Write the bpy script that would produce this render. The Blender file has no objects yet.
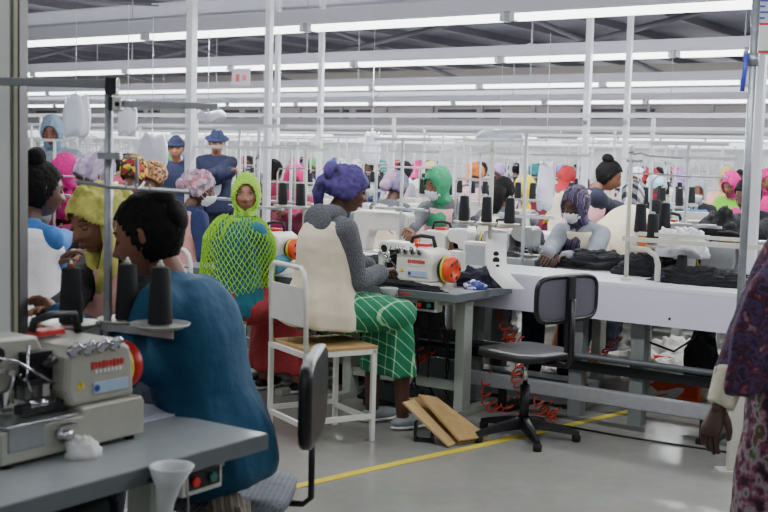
import bpy, bmesh, math, random
from mathutils import Vector, Matrix, Euler, noise
rnd = random.Random(7)
sc = bpy.context.scene
COL = sc.collection
V3 = Vector
W, H, F, CH = 768, 512, 1150.0, 1.45
PITCH = math.atan(98.0 / F); ROLL = math.radians(1.5)
# ------------------------------------------------------------ camera
cam_d = bpy.data.cameras.new('camera'); cam = bpy.data.objects.new('camera', cam_d); COL.objects.link(cam)
CR = (Matrix.Rotation(math.pi/2 - PITCH, 4, 'X') @ Matrix.Rotation(ROLL, 4, 'Z'))
cam.matrix_world = Matrix.Translation((0, 0, CH)) @ CR
cam_d.sensor_width = 36; cam_d.lens = 36 * F / W; cam_d.clip_end = 300
cam_d.dof.use_dof = True; cam_d.dof.focus_distance = 6.3; cam_d.dof.aperture_fstop = 5.6
sc.camera = cam
def ray(x, y):
    return (CR.to_3x3() @ V3(((x-384)/F, -(y-256)/F, -1)))
def at(x, y, D):            # point seen at photo pixel (x,y) at forward distance D
    r = ray(x, y); return V3((0, 0, CH)) + r * (D / r.y)
def atz(x, y, z):
    r = ray(x, y); return V3((0, 0, CH)) + r * ((z-CH) / r.z)
A35 = math.radians(35)
UD = V3((math.cos(A35), -math.sin(A35), 0)); VD = V3((math.sin(A35), math.cos(A35), 0))
def uv(u, v, z=0): return UD*u + VD*v + V3((0, 0, z))
RU = -A35                   # rotation that lays local x along UD, local y along VD
RV = math.radians(55)       # local x along VD, local y along -UD
def topx(p):
    q = CR.to_3x3().transposed() @ (V3(p) - V3((0, 0, CH)))
    return (384 + F*q.x/-q.z, 256 - F*q.y/-q.z)
# ------------------------------------------------------------ materials
MATS = {}
def nn(nt, t, **kw):
    n = nt.nodes.new(t)
    for k, v in kw.items():
        if k in n.inputs.keys() if hasattr(n.inputs, 'keys') else False: n.inputs[k].default_value = v
        else: setattr(n, k, v)
    return n
def c3(c):                  # sRGB 0-255 -> linear
    r = []
    for v in c[:3]:
        v = v/255.0; r.append(v/12.92 if v <= .04045 else ((v+.055)/1.055)**2.4)
    return (r[0], r[1], r[2], 1)
def M(name, col, rough=.5, metal=0, bump=0, scale=30, var=.08, spec=None, trans=0, emit=0, alpha=1):
    if name in MATS: return MATS[name]
    m = bpy.data.materials.new(name); m.use_nodes = True; nt = m.node_tree
    b = nt.nodes['Principled BSDF']; b.inputs['Roughness'].default_value = rough; b.inputs['Metallic'].default_value = metal
    c = c3(col)
    if emit:
        b.inputs['Emission Color'].default_value = c; b.inputs['Emission Strength'].default_value = emit
    if trans: b.inputs['Transmission Weight'].default_value = trans
    if alpha < 1: b.inputs['Alpha'].default_value = alpha
    tc = nt.nodes.new('ShaderNodeTexCoord'); n = nt.nodes.new('ShaderNodeTexNoise')
    n.inputs['Scale'].default_value = scale; n.inputs['Detail'].default_value = 4
    nt.links.new(tc.outputs['Object'], n.inputs['Vector'])
    mx = nt.nodes.new('ShaderNodeMix'); mx.data_type = 'RGBA'
    mx.inputs[6].default_value = [x*(1-var*2) for x in c[:3]]+[1]; mx.inputs[7].default_value = [min(1, x*(1+var*2)) for x in c[:3]]+[1]
    nt.links.new(n.outputs['Fac'], mx.inputs[0]); nt.links.new(mx.outputs[2], b.inputs['Base Color'])
    if bump:
        bp = nt.nodes.new('ShaderNodeBump'); bp.inputs['Strength'].default_value = min(1, bump); bp.inputs['Distance'].default_value = .02
        nt.links.new(n.outputs['Fac'], bp.inputs['Height']); nt.links.new(bp.outputs[0], b.inputs['Normal'])
    MATS[name] = m; return m
def Mpat(name, cols, kind='voronoi', scale=30, rough=.8, thr=.5, bump=.3):
    """patterned cloth: cols list blended by a texture"""
    if name in MATS: return MATS[name]
    m = bpy.data.materials.new(name); m.use_nodes = True; nt = m.node_tree; L = nt.links
    b = nt.nodes['Principled BSDF']; b.inputs['Roughness'].default_value = rough
    tc = nt.nodes.new('ShaderNodeTexCoord'); src = tc.outputs['Object']
    rp = nt.nodes.new('ShaderNodeValToRGB'); e = rp.color_ramp.elements; rp.color_ramp.interpolation = 'LINEAR' if kind == 'noise' else 'CONSTANT'
    while len(e) < len(cols): e.new(.5)
    for i, c in enumerate(cols):
        e[i].position = i/len(cols) if kind != 'noise' else .3+.4*i/max(1, len(cols)-1); e[i].color = c3(c)
    if kind == 'voronoi':
        t = nt.nodes.new('ShaderNodeTexVoronoi'); t.inputs['Scale'].default_value = scale; L.new(src, t.inputs['Vector'])
        s = nt.nodes.new('ShaderNodeSeparateColor'); L.new(t.outputs['Color'], s.inputs[0]); L.new(s.outputs[0], rp.inputs[0])
    elif kind == 'noise':
        t = nt.nodes.new('ShaderNodeTexNoise'); t.inputs['Scale'].default_value = scale; t.inputs['Detail'].default_value = 3; L.new(src, t.inputs['Vector'])
        L.new(t.outputs['Fac'], rp.inputs[0])
    elif kind == 'wave':
        t = nt.nodes.new('ShaderNodeTexWave'); t.inputs['Scale'].default_value = scale; t.inputs['Distortion'].default_value = 3; L.new(src, t.inputs['Vector'])
        L.new(t.outputs['Fac'], rp.inputs[0])
    elif kind == 'plaid':
        sx = nt.nodes.new('ShaderNodeSeparateXYZ'); L.new(src, sx.inputs[0])
        def band(sock, sc_, th):
            a = nt.nodes.new('ShaderNodeMath'); a.operation = 'MULTIPLY'; a.inputs[1].default_value = sc_; L.new(sock, a.inputs[0])
            f = nt.nodes.new('ShaderNodeMath'); f.operation = 'FRACT'; L.new(a.outputs[0], f.inputs[0])
            g = nt.nodes.new('ShaderNodeMath'); g.operation = 'LESS_THAN'; g.inputs[1].default_value = th; L.new(f.outputs[0], g.inputs[0]); return g.outputs[0]
        ad = nt.nodes.new('ShaderNodeMath'); ad.operation = 'ADD'; L.new(sx.outputs[0], ad.inputs[0])
        hy = nt.nodes.new('ShaderNodeMath'); hy.operation = 'MULTIPLY'; hy.inputs[1].default_value = .25; L.new(sx.outputs[1], hy.inputs[0]); L.new(hy.outputs[0], ad.inputs[1])
        ad2 = nt.nodes.new('ShaderNodeMath'); ad2.operation = 'ADD'; L.new(sx.outputs[1], ad2.inputs[0]); L.new(sx.outputs[2], ad2.inputs[1])
        A = band(ad.outputs[0], scale, thr); B = band(ad2.outputs[0], scale, thr)
        s = nt.nodes.new('ShaderNodeMath'); s.operation = 'ADD'; L.new(A, s.inputs[0]); L.new(B, s.inputs[1])
        d = nt.nodes.new('ShaderNodeMath'); d.operation = 'MULTIPLY'; d.inputs[1].default_value = .45; L.new(s.outputs[0], d.inputs[0]); L.new(d.outputs[0], rp.inputs[0])
    L.new(rp.outputs[0], b.inputs['Base Color'])
    n = nt.nodes.new('ShaderNodeTexNoise'); n.inputs['Scale'].default_value = 25; L.new(src, n.inputs['Vector'])
    bp = nt.nodes.new('ShaderNodeBump'); bp.inputs['Strength'].default_value = bump; bp.inputs['Distance'].default_value = .02
    L.new(n.outputs['Fac'], bp.inputs['Height']); L.new(bp.outputs[0], b.inputs['Normal'])
    MATS[name] = m; return m
def CL(name, col, var=.12, bump=.5, scale=14, rough=.85):   # cloth
    return M('cloth_'+name, col, rough, 0, bump, scale, var)
# ------------------------------------------------------------ mesh builder
class MB:
    def __init__(s): s.v = []; s.f = []; s.mi = []; s.mats = []; s.cur = 0; s.sm = []; s.smooth = False; s.X = None
    def m(s, mat, smooth=None):
        if mat not in s.mats: s.mats.append(mat)
        s.cur = s.mats.index(mat)
        if smooth is not None: s.smooth = smooth
        return s
    def add(s, vs, fs, smooth=None):
        o = len(s.v)
        for p in vs:
            p = V3(p); s.v.append(s.X @ p if s.X else p)
        for f in fs:
            s.f.append([i+o for i in f]); s.mi.append(s.cur); s.sm.append(s.smooth if smooth is None else smooth)
        return s
    def box(s, c, d, R=None, taper=1.0):
        c = V3(c); vs = []
        for z in (-1, 1):
            t = taper if z > 0 else 1
            for x, y in ((-1, -1), (1, -1), (1, 1), (-1, 1)):
                p = V3((x*d[0]/2*t, y*d[1]/2*t, z*d[2]/2))
                if R: p = R @ p
                vs.append(c+p)
        return s.add(vs, [(3, 2, 1, 0), (4, 5, 6, 7), (0, 1, 5, 4), (1, 2, 6, 5), (2, 3, 7, 6), (3, 0, 4, 7)], False)
    def bx(s, x0, x1, y0, y1, z0, z1): return s.box(((x0+x1)/2, (y0+y1)/2, (z0+z1)/2), (abs(x1-x0), abs(y1-y0), abs(z1-z0)))
    def rings(s, rs, cap=True, smooth=True):
        n = len(rs[0]); vs = [p for r in rs for p in r]; fs = []
        for i in range(len(rs)-1):
            for j in range(n):
                k = (j+1) % n; fs.append((i*n+j, i*n+k, (i+1)*n+k, (i+1)*n+j))
        s.add(vs, fs, smooth)
        if cap:
            o = len(s.v)-len(vs)
            for r, rev in ((0, True), (len(rs)-1, False)):
                idx = [o+r*n+j for j in range(n)]
                s.f.append(idx[::-1] if rev else idx); s.mi.append(s.cur); s.sm.append(False)
        return s
    def cyl(s, p0, p1, r0, r1=None, n=12, cap=True):
        p0 = V3(p0); p1 = V3(p1); r1 = r0 if r1 is None else r1; d = (p1-p0)
        if d.length < 1e-6: return s
        d.normalize(); a = d.orthogonal().normalized(); b = d.cross(a)
        rs = [[p + (a*math.cos(2*math.pi*j/n)+b*math.sin(2*math.pi*j/n))*r for j in range(n)] for p, r in ((p0, r0), (p1, r1))]
        return s.rings(rs, cap)
    def tube(s, pts, r, n=8):
        pts = [V3(p) for p in pts]; rs = []; a = None
        for i, p in enumerate(pts):
            d = (pts[min(i+1, len(pts)-1)]-pts[max(i-1, 0)])
            if d.length < 1e-7: d = V3((0, 0, 1))
            d.normalize()
            if a is None: a = d.orthogonal().normalized()
            else:
                a = (a-d*a.dot(d)); a = a.normalized() if a.length > 1e-5 else d.orthogonal().normalized()
            b = d.cross(a); rr = r[i] if isinstance(r, (list, tuple)) else r
            rs.append([p+(a*math.cos(2*math.pi*j/n)+b*math.sin(2*math.pi*j/n))*rr for j in range(n)])
        return s.rings(rs)
    def lathe(s, prof, o=(0, 0, 0), ax=(0, 0, 1), n=20):     # prof: list (r, h)
        o = V3(o); d = V3(ax).normalized(); a = d.orthogonal().normalized(); b = d.cross(a)
        return s.rings([[o+d*h+(a*math.cos(2*math.pi*j/n)+b*math.sin(2*math.pi*j/n))*max(r, 1e-4) for j in range(n)] for r, h in prof])
    def ell(s, c, r, n=14, k=10, R=None):
        c = V3(c); r = V3(r) if hasattr(r, '__len__') else V3((r, r, r)); rs = []
        for i in range(k+1):
            t = math.pi*(i+.001)/(k+.002); ring = []
            for j in range(n):
                p = V3((r.x*math.sin(t)*math.cos(2*math.pi*j/n), r.y*math.sin(t)*math.sin(2*math.pi*j/n), -r.z*math.cos(t)))
                ring.append(c+(R @ p if R else p))
            rs.append(ring)
        return s.rings(rs, False)
    def prism(s, pts, axis, h0, h1):      # outline in the plane normal to axis ('x','y','z')
        def mk(a, b, h): return {'x': V3((h, a, b)), 'y': V3((a, h, b)), 'z': V3((a, b, h))}[axis]
        n = len(pts); vs = [mk(a, b, h0) for a, b in pts]+[mk(a, b, h1) for a, b in pts]
        fs = [tuple(range(n))[::-1], tuple(range(n, 2*n))]+[(i, (i+1) % n, n+(i+1) % n, n+i) for i in range(n)]
        return s.add(vs, fs, False)
    def mesh(s, name):
        me = bpy.data.meshes.new(name); me.from_pydata([tuple(p) for p in s.v], [], s.f)
        for mt in s.mats: me.materials.append(mt)
        me.polygons.foreach_set('material_index', s.mi); me.polygons.foreach_set('use_smooth', s.sm)
        bm = bmesh.new(); bm.from_mesh(me); bmesh.ops.recalc_face_normals(bm, faces=bm.faces); bm.to_mesh(me); bm.free()
        me.update(); return me
    def build(s, name, parent=None, bevel=0, loc=None, rotz=None):
        o = bpy.data.objects.new(name, s.mesh(name)); COL.objects.link(o)
        if parent: o.parent = parent
        if loc is not None: o.location = loc
        if rotz is not None: o.rotation_euler = (0, 0, rotz)
        if bevel:
            b = o.modifiers.new('bevel', 'BEVEL'); b.width = bevel; b.segments = 2; b.limit_method = 'ANGLE'; b.angle_limit = .7
        return o
def tag(o, label=None, cat=None, group=None, kind=None):
    if label: o['label'] = label
    if cat: o['category'] = cat
    if group: o['group'] = group
    if kind: o['kind'] = kind
    return o
def thing(name, label, cat, loc=(0, 0, 0), rotz=0, group=None, kind=None):
    o = bpy.data.objects.new(name, None); COL.objects.link(o); o.location = loc; o.rotation_euler = (0, 0, rotz); o.empty_display_size = .05
    return tag(o, label, cat, group, kind)
def kids(o): return list(o.children)
KIDS = {}
def freeze(root):           # remember a thing's tree so copies are quick
    KIDS[root.name] = [(c, kids(c)) for c in kids(root)]; return root
def dup(root, loc, rotz=0, label=None, cat=None, group=None, scale=None, remap=None, skip=()):
    r = root.copy(); COL.objects.link(r); r.location = loc; r.rotation_euler = (0, 0, rotz)
    if scale: r.scale = (scale,)*3
    if label: r['label'] = label
    if cat: r['category'] = cat
    if group: r['group'] = group
    elif 'group' in r and group is False: del r['group']
    def cp(c, par):
        d = c.copy(); COL.objects.link(d); d.parent = par
        if remap:
            for sl in d.material_slots:
                if sl.material and sl.material.name in remap:
                    mt = remap[sl.material.name]; sl.link = 'OBJECT'; sl.material = mt
        return d
    for c, gs in KIDS[root.name]:
        if c.name.split('.')[0] in skip: continue
        d = cp(c, r)
        for g in gs: cp(g, d)
    return r
TSC = None
def remesh(mb, name, vox, smooth=2, mat=None):
    """fuse overlapping closed shapes into one continuous skin"""
    global TSC
    if TSC is None: TSC = bpy.data.scenes.new('bench')
    me = mb.mesh('tmp'); o = bpy.data.objects.new('tmp', me); TSC.collection.objects.link(o)
    r = o.modifiers.new('r', 'REMESH'); r.mode = 'VOXEL'; r.voxel_size = vox; r.use_smooth_shade = True
    if smooth:
        q = o.modifiers.new('s', 'SMOOTH'); q.factor = .5; q.iterations = smooth
    vl = TSC.view_layers[0]; vl.update(); dg = vl.depsgraph
    out = bpy.data.meshes.new_from_object(o.evaluated_get(dg)); out.name = name
    out.materials.clear()
    if mat: out.materials.append(mat)
    out.polygons.foreach_set('use_smooth', [True]*len(out.polygons)); out.polygons.foreach_set('material_index', [0]*len(out.polygons))
    bpy.data.objects.remove(o); bpy.data.meshes.remove(me); return out
def join_mb(me, mb):
    """append a MB's geometry to an existing mesh, materials kept"""
    bm = bmesh.new(); bm.from_mesh(me)
    m2 = mb.mesh('tmp2'); base = len(me.materials)
    for mt in m2.materials: me.materials.append(mt)
    for p in m2.polygons: p.material_index += base
    n0 = len(bm.faces); bm.from_mesh(m2)
    bm.to_mesh(me); bm.free(); bpy.data.meshes.remove(m2); me.update(); return me
# ------------------------------------------------------------ common materials
white_paint = M('white_paint', (215, 217, 220), .45, 0, .05, 8, .04)
cream_paint = M('cream_paint', (205, 203, 190), .4, 0, .1, 12, .05)
grey_paint = M('grey_paint', (120, 125, 125), .5, 0, .1, 15, .08)
dark_metal = M('dark_metal', (45, 47, 50), .4, .6, .1, 20, .1)
steel = M('steel', (165, 168, 170), .28, .9, .1, 25, .08)
galv = M('galvanised', (165, 170, 175), .4, .7, .15, 30, .12)
chrome = M('chrome', (200, 200, 205), .15, 1, 0, 10, .02)
black_plastic = M('black_plastic', (22, 22, 25), .35, 0, .1, 60, .1)
white_plastic = M('white_plastic', (225, 225, 222), .35, 0, .05, 10, .03)
orange_plastic = M('orange_plastic', (235, 75, 30), .35, 0, 0, 10, .03)
red_plastic = M('red_plastic', (200, 40, 35), .35, 0, 0, 10, .05)
yellow_paint = M('yellow_paint', (225, 205, 60), .5, 0, .1, 30, .06)
board_grey = M('table_laminate', (150, 156, 158), .3, 0, .05, 20, .06)
board_edge = M('table_edge', (95, 102, 105), .45, 0, .1, 20, .05)
black_thread = M('black_thread', (18, 19, 24), .8, 0, .3, 300, .15)
rubber = M('rubber', (28, 28, 28), .8)
paper = M('paper', (228, 228, 225), .8, 0, .1, 10, .03)
card = M('cardboard', (178, 145, 95), .8, 0, .2, 20, .1)
black_cloth = CL('black', (22, 23, 28), .2, .9, 20)
navy_cloth = CL('navy', (28, 32, 50), .2, .9, 20)
red_hose = M('red_hose', (190, 60, 40), .4)
LPOW = 30.0
# ============================================================ setting
def struct(name, mb, bevel=0):
    o = mb.build(name, bevel=bevel); o['kind'] = 'structure'; return o
def floor_mat():
    m = bpy.data.materials.new('floor_resin'); m.use_nodes = True; nt = m.node_tree; L = nt.links; b = nt.nodes['Principled BSDF']
    tc = nt.nodes.new('ShaderNodeTexCoord')
    n1 = nt.nodes.new('ShaderNodeTexNoise'); n1.inputs['Scale'].default_value = .9; n1.inputs['Detail'].default_value = 5; L.new(tc.outputs['Object'], n1.inputs['Vector'])
    n2 = nt.nodes.new('ShaderNodeTexNoise'); n2.inputs['Scale'].default_value = 14; n2.inputs['Detail'].default_value = 6; L.new(tc.outputs['Object'], n2.inputs['Vector'])
    rp = nt.nodes.new('ShaderNodeValToRGB'); rp.color_ramp.elements[0].position = .3; rp.color_ramp.elements[0].color = c3((142, 142, 135)); rp.color_ramp.elements[1].position = .7; rp.color_ramp.elements[1].color = c3((168, 167, 160))
    L.new(n1.outputs['Fac'], rp.inputs[0])
    mx = nt.nodes.new('ShaderNodeMix'); mx.data_type = 'RGBA'; mx.blend_type = 'MULTIPLY'; mx.inputs[0].default_value = .25
    L.new(rp.outputs[0], mx.inputs[6]); L.new(n2.outputs['Color'], mx.inputs[7]); L.new(mx.outputs[2], b.inputs['Base Color'])
    mr = nt.nodes.new('ShaderNodeMapRange'); mr.inputs['To Min'].default_value = .1; mr.inputs['To Max'].default_value = .3; L.new(n2.outputs['Fac'], mr.inputs[0]); L.new(mr.outputs[0], b.inputs['Roughness'])
    bp = nt.nodes.new('ShaderNodeBump'); bp.inputs['Strength'].default_value = .12; bp.inputs['Distance'].default_value = .01; L.new(n1.outputs['Fac'], bp.inputs['Height']); L.new(bp.outputs[0], b.inputs['Normal'])
    return m
XM = Matrix.Rotation(RU, 4, 'Z')
def muv():
    m = MB(); m.X = XM; return m          # builder in row coordinates (x=u, y=v)
struct('floor', muv().m(floor_mat()).bx(-110, 40, -12, 68, -.1, 0))
deck = M('roof_deck', (92, 92, 104), .6, .2, .2, 2, .12)
cb = muv().m(deck)
cb.bx(-110, 40, -12, 68, 5.2, 5.3)
struct('ceiling', cb)
wall_m = M('wall_paint', (205, 206, 208), .7, 0, .1, 3, .05)
struct('wall_back', muv().m(wall_m).bx(-110, 40, 68, 68.2, 0, 5.3))
struct('wall_front', muv().m(wall_m).bx(-110, 40, -12.2, -12, 0, 5.3))
struct('wall_left', muv().m(wall_m).bx(-110.2, -110, -12, 68, 0, 5.3))
struct('wall_right', muv().m(wall_m).bx(40, 40.2, -12, 68, 0, 5.3))
# roof purlins and beams
beam_m = M('beam_paint', (188, 188, 198), .5, 0, .05, 6, .05)
dk_beam = M('truss_paint', (96, 93, 102), .6, 0, .1, 6, .1)
mb = muv().m(dk_beam)
for i in range(26):                       # purlins below the roof deck, across the rows
    u = -48+i*2.2; mb.bx(u-.05, u+.05, -10, 60, 5.0, 5.2)
struct('trim_1', mb)
mb = muv().m(beam_m)
for v in (5.4, 12.0, 19.5, 31):    # white roof beams parallel to the rows
    mb.bx(-60, 12, v-.1, v+.1, 3.35, 3.37); mb.bx(-60, 12, v-.1, v+.1, 3.58, 3.6); mb.bx(-60, 12, v-.02, v+.02, 3.37, 3.58)
struct('trim_2', mb)
# sloping truss rafters seen at the top left
mb = muv().m(dk_beam)
for k in range(9):
    u0 = -46+k*6
    mb.tube([(u0, 8, 3.6), (u0+2.6, 11, 5.0)], .07, 4); mb.tube([(u0+5.2, 14, 3.6), (u0+2.6, 11, 5.0)], .07, 4)
    mb.tube([(u0, 8, 3.6), (u0+5.2, 14, 3.6)], .05, 4); mb.tube([(u0+2.6, 11, 5.0), (u0+2.6, 11, 3.6)], .04, 4)
    mb.tube([(u0, 20, 3.6), (u0+2.6, 24, 5.0)], .07, 4); mb.tube([(u0+5.2, 28, 3.6), (u0+2.6, 24, 5.0)], .07, 4)
struct('trim_3', mb)
# long lattice girder far down the hall
vent_dark = M('vent_dark', (72, 74, 86), .7)
mb = muv().m(M('girder_paint', (146, 143, 150), .6, 0, .05, 3, .05))
mb.bx(-75, 5, 34.0, 34.3, 3.28, 3.40); mb.bx(-75, 5, 34.0, 34.3, 3.02, 3.07); mb.bx(-75, 5, 34.05, 34.25, 2.62, 2.86)
for k in range(40):
    u = -74+k*2; mb.bx(u-.05, u+.05, 34.1, 34.2, 2.86, 3.4)
struct('trim_4', mb)
mb = muv().m(M('girder_web', (172, 166, 160), .7, 0, .05, 3, .05)); mb.bx(-75, 5, 34.6, 34.7, 2.7, 4.6)
mb.m(vent_dark)
for u in (-44, -38.5, -33, -27.5, -22, -16.5):
    for z in (3.16, 2.94):
        mb.bx(u, u+1.5, 34.5, 34.6, z-.05, z+.05); mb.bx(u+1.9, u+2.5, 34.5, 34.6, z-.05, z+.05)
struct('trim_5', mb)
# ============================================================ light rows
tube_m = bpy.data.materials.new('fluorescent_tube'); tube_m.use_nodes = True
b = tube_m.node_tree.nodes['Principled BSDF']; b.inputs['Emission Color'].default_value = (.97, .98, 1, 1); b.inputs['Emission Strength'].default_value = 6.0; b.inputs['Base Color'].default_value = (.9, .9, .9, 1)
ZL = 2.5
PIT = 1.85
rail_m = M('trunking_white', (205, 205, 214), .45, 0, .03, 4, .03)
fx = thing('strip_light', None, 'strip light')
m_ = MB().m(tube_m, True)
m_.prism([(-.045, 0), (-.05, -.03), (-.035, -.048), (.035, -.048), (.05, -.03), (.045, 0)], 'x', -.87, .87)
m_.build('diffuser', fx)
m_ = MB().m(white_paint)
m_.bx(-.9, .9, -.055, .055, 0, .016).bx(-.905, -.865, -.052, .052, -.05, 0).bx(.865, .905, -.052, .052, -.05, 0)
m_.build('housing', fx); freeze(fx)
ROWS = [(7.35, 'nearest light row'), (10.4, 'second light row'), (14.0, 'third light row'), (18.0, 'fourth light row')] + [(40+4.6*i, w+' far light row') for i, w in enumerate(['first', 'second', 'third', 'fourth', 'fifth', 'sixth'])]
ORD = ['first', 'second', 'third', 'fourth', 'fifth', 'sixth', 'seventh', 'eighth', 'ninth', 'tenth', 'eleventh', 'twelfth', 'thirteenth', 'fourteenth', 'fifteenth', 'sixteenth', 'seventeenth', 'eighteenth', 'nineteenth', 'twentieth']
def ordn(i): return ORD[i] if i < 20 else 'twenty-'+ORD[i-20] if i < 29 else 'thirty-'+ORD[min(i-30, 8)] if i > 29 else 'thirtieth'
NL = 0
def strip(u, v, z, Lg, k):
    for rx, f, dv in ((0, .55, 0), (math.pi/2, .28, .06), (-math.pi/2, .28, -.06)):
        ld = bpy.data.lights.new('tube_or_fill_light', 'AREA'); ld.shape = 'RECTANGLE'; ld.size = Lg; ld.size_y = .07
        ld.energy = LPOW*Lg*k*f; ld.color = (.95, .97, 1)
        lo = bpy.data.objects.new('tube_or_fill_light', ld); COL.objects.link(lo); lo.location = uv(u, v+dv, z+(.03 if rx else 0)); lo.rotation_euler = (Matrix.Rotation(RU, 3, 'Z') @ Matrix.Rotation(rx, 3, 'X')).to_euler()
first_fx = True
for ri, (v, nm) in enumerate(ROWS):
    far = v > 30
    zl = ZL
    u_l, u_r = -1.34*v-1.5, -.29*v+1.5
    if ri == 0: u_r += 1
    ua = -5.02 - PIT*40 if ri == 0 else -PIT*(60)+{1: .6, 2: .1, 3: .9}.get(ri, (ri*.7) % 1.8)
    trunk = muv().m(rail_m); trunk.bx(u_l-4, u_r+3, v-.055, v+.055, zl+.017, zl+.12 if not far else zl+.11)
    t = trunk.build('light_trunking'); tag(t, 'long white trunking carrying the strip lights of the '+nm, 'trunking')
    us = []
    u = ua
    while u < u_r:
        if u > u_l: us.append(u)
        u += PIT
    pit = 1
    for k, u in enumerate(us):
        if far and (k*7+ri*3) % 6 == 0: continue
        lab = 'white fluorescent strip light, %s from left in the %s' % (ordn(k), nm)
        p = uv(u, v, zl)
        o = fx if first_fx else dup(fx, p, RU)
        if first_fx: fx.location = p; fx.rotation_euler = (0, 0, RU)
        first_fx = False
        o['label'] = lab; o['group'] = 'fluorescent strip lights'; NL += 1
    # hanger rods
    if not far:
        for k, u in enumerate([u_l+1.2+2.9*j for j in range(int((u_r-u_l)/2.9)+1)]):
            hb = muv().m(galv); hb.bx(u-.006, u+.006, v-.006, v+.006, zl+.122, 3.4); hb.bx(u-.03, u+.03, v-.05, v+.05, zl+.121, zl+.13)
            tag(hb.build('hanger_rod'), 'thin hanger rod, %s from left above the %s' % (ordn(k), nm), 'hanger rod', 'hanger rods')
    strip((u_l+u_r)/2, v, zl-.08, (u_r-u_l)+6, 1.0)
for v, z, k in ((4.0, 2.9, .8), (.6, 3.0, .2), (-3.2, 3.0, .4), (22, 3.1, 1.1), (26, 3.1, 1.1), (30, 3.1, 1.1)):   # unseen rows over near benches, behind camera; added fill lights brighten the far hall
    u_l, u_r = -1.34*abs(v)-4, -.29*abs(v)+4
    strip((u_l+u_r)/2, v, z, u_r-u_l, k)
sc.world = bpy.data.worlds.new('world'); sc.world.use_nodes = True
sc.world.node_tree.nodes['Background'].inputs[0].default_value = (.8, .85, 1, 1); sc.world.node_tree.nodes['Background'].inputs[1].default_value = .5
# ============================================================ columns
def column(x, ytop, ybot, D, w, label, x2=None):
    p = at(x, (ytop+ybot)/2, D); p.z = 0
    t = thing('steel_column', label, 'column', p, RU)
    MB().m(M('column_white', (222, 225, 230), .4, 0, .05, 5, .03)).bx(-w/2, w/2, -w/2, w/2, .012, 3.34).build('shaft', t, .004)
    MB().m(grey_paint).bx(-w, w, -w, w, 0, .012).build('base_plate', t)
    return t
column(191, 0, 200, 8.94, .062, 'white square column left of the green-shawled worker, nearest of the left columns')
column(268, 0, 220, 8.49, .046, 'white square column rising between the green-shawled worker and the pink-scarfed worker')
column(277, 60, 160, 12.9, .05, 'thin white column just right of and behind the middle column')
column(320, 60, 200, 12.55, .052, 'white column behind the pink-scarfed worker')
column(586, 60, 200, 10.74, .055, 'white column rising behind the masked worker in the dark striped scarf')
column(626, 60, 200, 10.51, .048, 'white column rising beside the standing worker with the hair bun')
# right-hand column and galvanised pipe stand
column(755, 60, 300, 6.43, .056, 'white square column at the right edge behind the galvanised pipe')
b0 = at(736, 474, 5.4); b0.z = 0
t = thing('pipe_stand', 'galvanised upright pipe stand in front of the white bench', 'pipe', b0, 0)
MB().m(galv, True).cyl((-.022, 0, .01), (-.022, 0, 2.6), .0185, n=16).build('pipe', t)
MB().m(cream_paint).bx(-.09, .05, -.05, .05, 0, .01).build('foot_plate', t)
MB().m(galv, True).cyl((-.022, 0, 1.92), (-.022, 0, 1.98), .026, n=16).tube([(-.04, 0, 1.95), (-.06, 0, 1.97), (-.06, -.02, 2.0)], .012).build('pipe_union', t)
MB().m(M('blue_plastic', (60, 70, 190), .4)).tube([(-.06, -.02, 1.97), (-.068, -.03, 1.9), (-.075, -.03, 1.80)], .011).build('valve_lever', t)['label'] = 'blue valve lever'
MB().m(cream_paint).bx(-.045, .018, -.022, .022, .012, .62).build('lower_sleeve', t, .003)
# notice board at top right
nb = at(760, 28, 6.1)
t = thing('notice_board', 'pale notice board with red-framed notice hanging by the right column', 'sign', nb, math.radians(-10))
MB().m(M('board_lilac', (196, 200, 222), .5)).bx(-.045, .17, -.01, .01, -.14, .2).build('panel', t, .003)
mb = MB().m(red_plastic).bx(-.022, .1, -.016, -.01, -.13, .025).m(paper).bx(-.01, .1, -.02, -.016, -.118, .012)
mb.build('notice', t)
mb = MB().m(M('ink_blue', (60, 80, 160), .5))
for k in range(4): mb.bx(-.05+.03*(k % 2), .02+.03*(k % 2), -.0135, -.01, .045+.03*k, .055+.03*k)
mb.build('lettering', t)
# small pink paper hanging by the left column under the second light row
p = at(241, 77, 12.5)
MBp = MB().m(M('poster_pink', (214, 200, 212), .7)).bx(-.13, .13, -.004, .004, -.09, .09).m(red_plastic).bx(-.07, -.02, -.008, -.004, -.05, .03).bx(.03, .08, -.008, -.004, -.04, .02)
tag(MBp.build('hanging_notice', loc=p, rotz=RU), 'small white and red notice hung below the second light row', 'sign')
# big near column on the left
c0 = at(28, 160, 3.25)
t = thing('steel_column', 'big pale steel column at the left edge beside the overlock machine', 'column', (c0.x-.014, c0.y, 0), 0)
MB().m(M('column_grey', (232, 235, 232), .45, .1, .1, 6, .06)).bx(-.34, -.030, -.02, .1, 0, 3.3).build('shaft', t, .003)
MB().m(M('column_olive', (128, 130, 120), .45, .2, .1, 6, .06)).bx(-.030, -.016, -.01, .03, 0, 3.3).build('groove_panel', t)
MB().m(M('column_brass', (196, 192, 172), .35, .4, .1, 6, .06)).bx(-.016, -.005, -.03, .02, 0, 3.3).build('edge_strip', t)
MB().m(M('column_dark', (40, 38, 35), .6, 0)).bx(-.005, 0, -.03, .045, 0, 3.3).build('flange', t)
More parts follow.
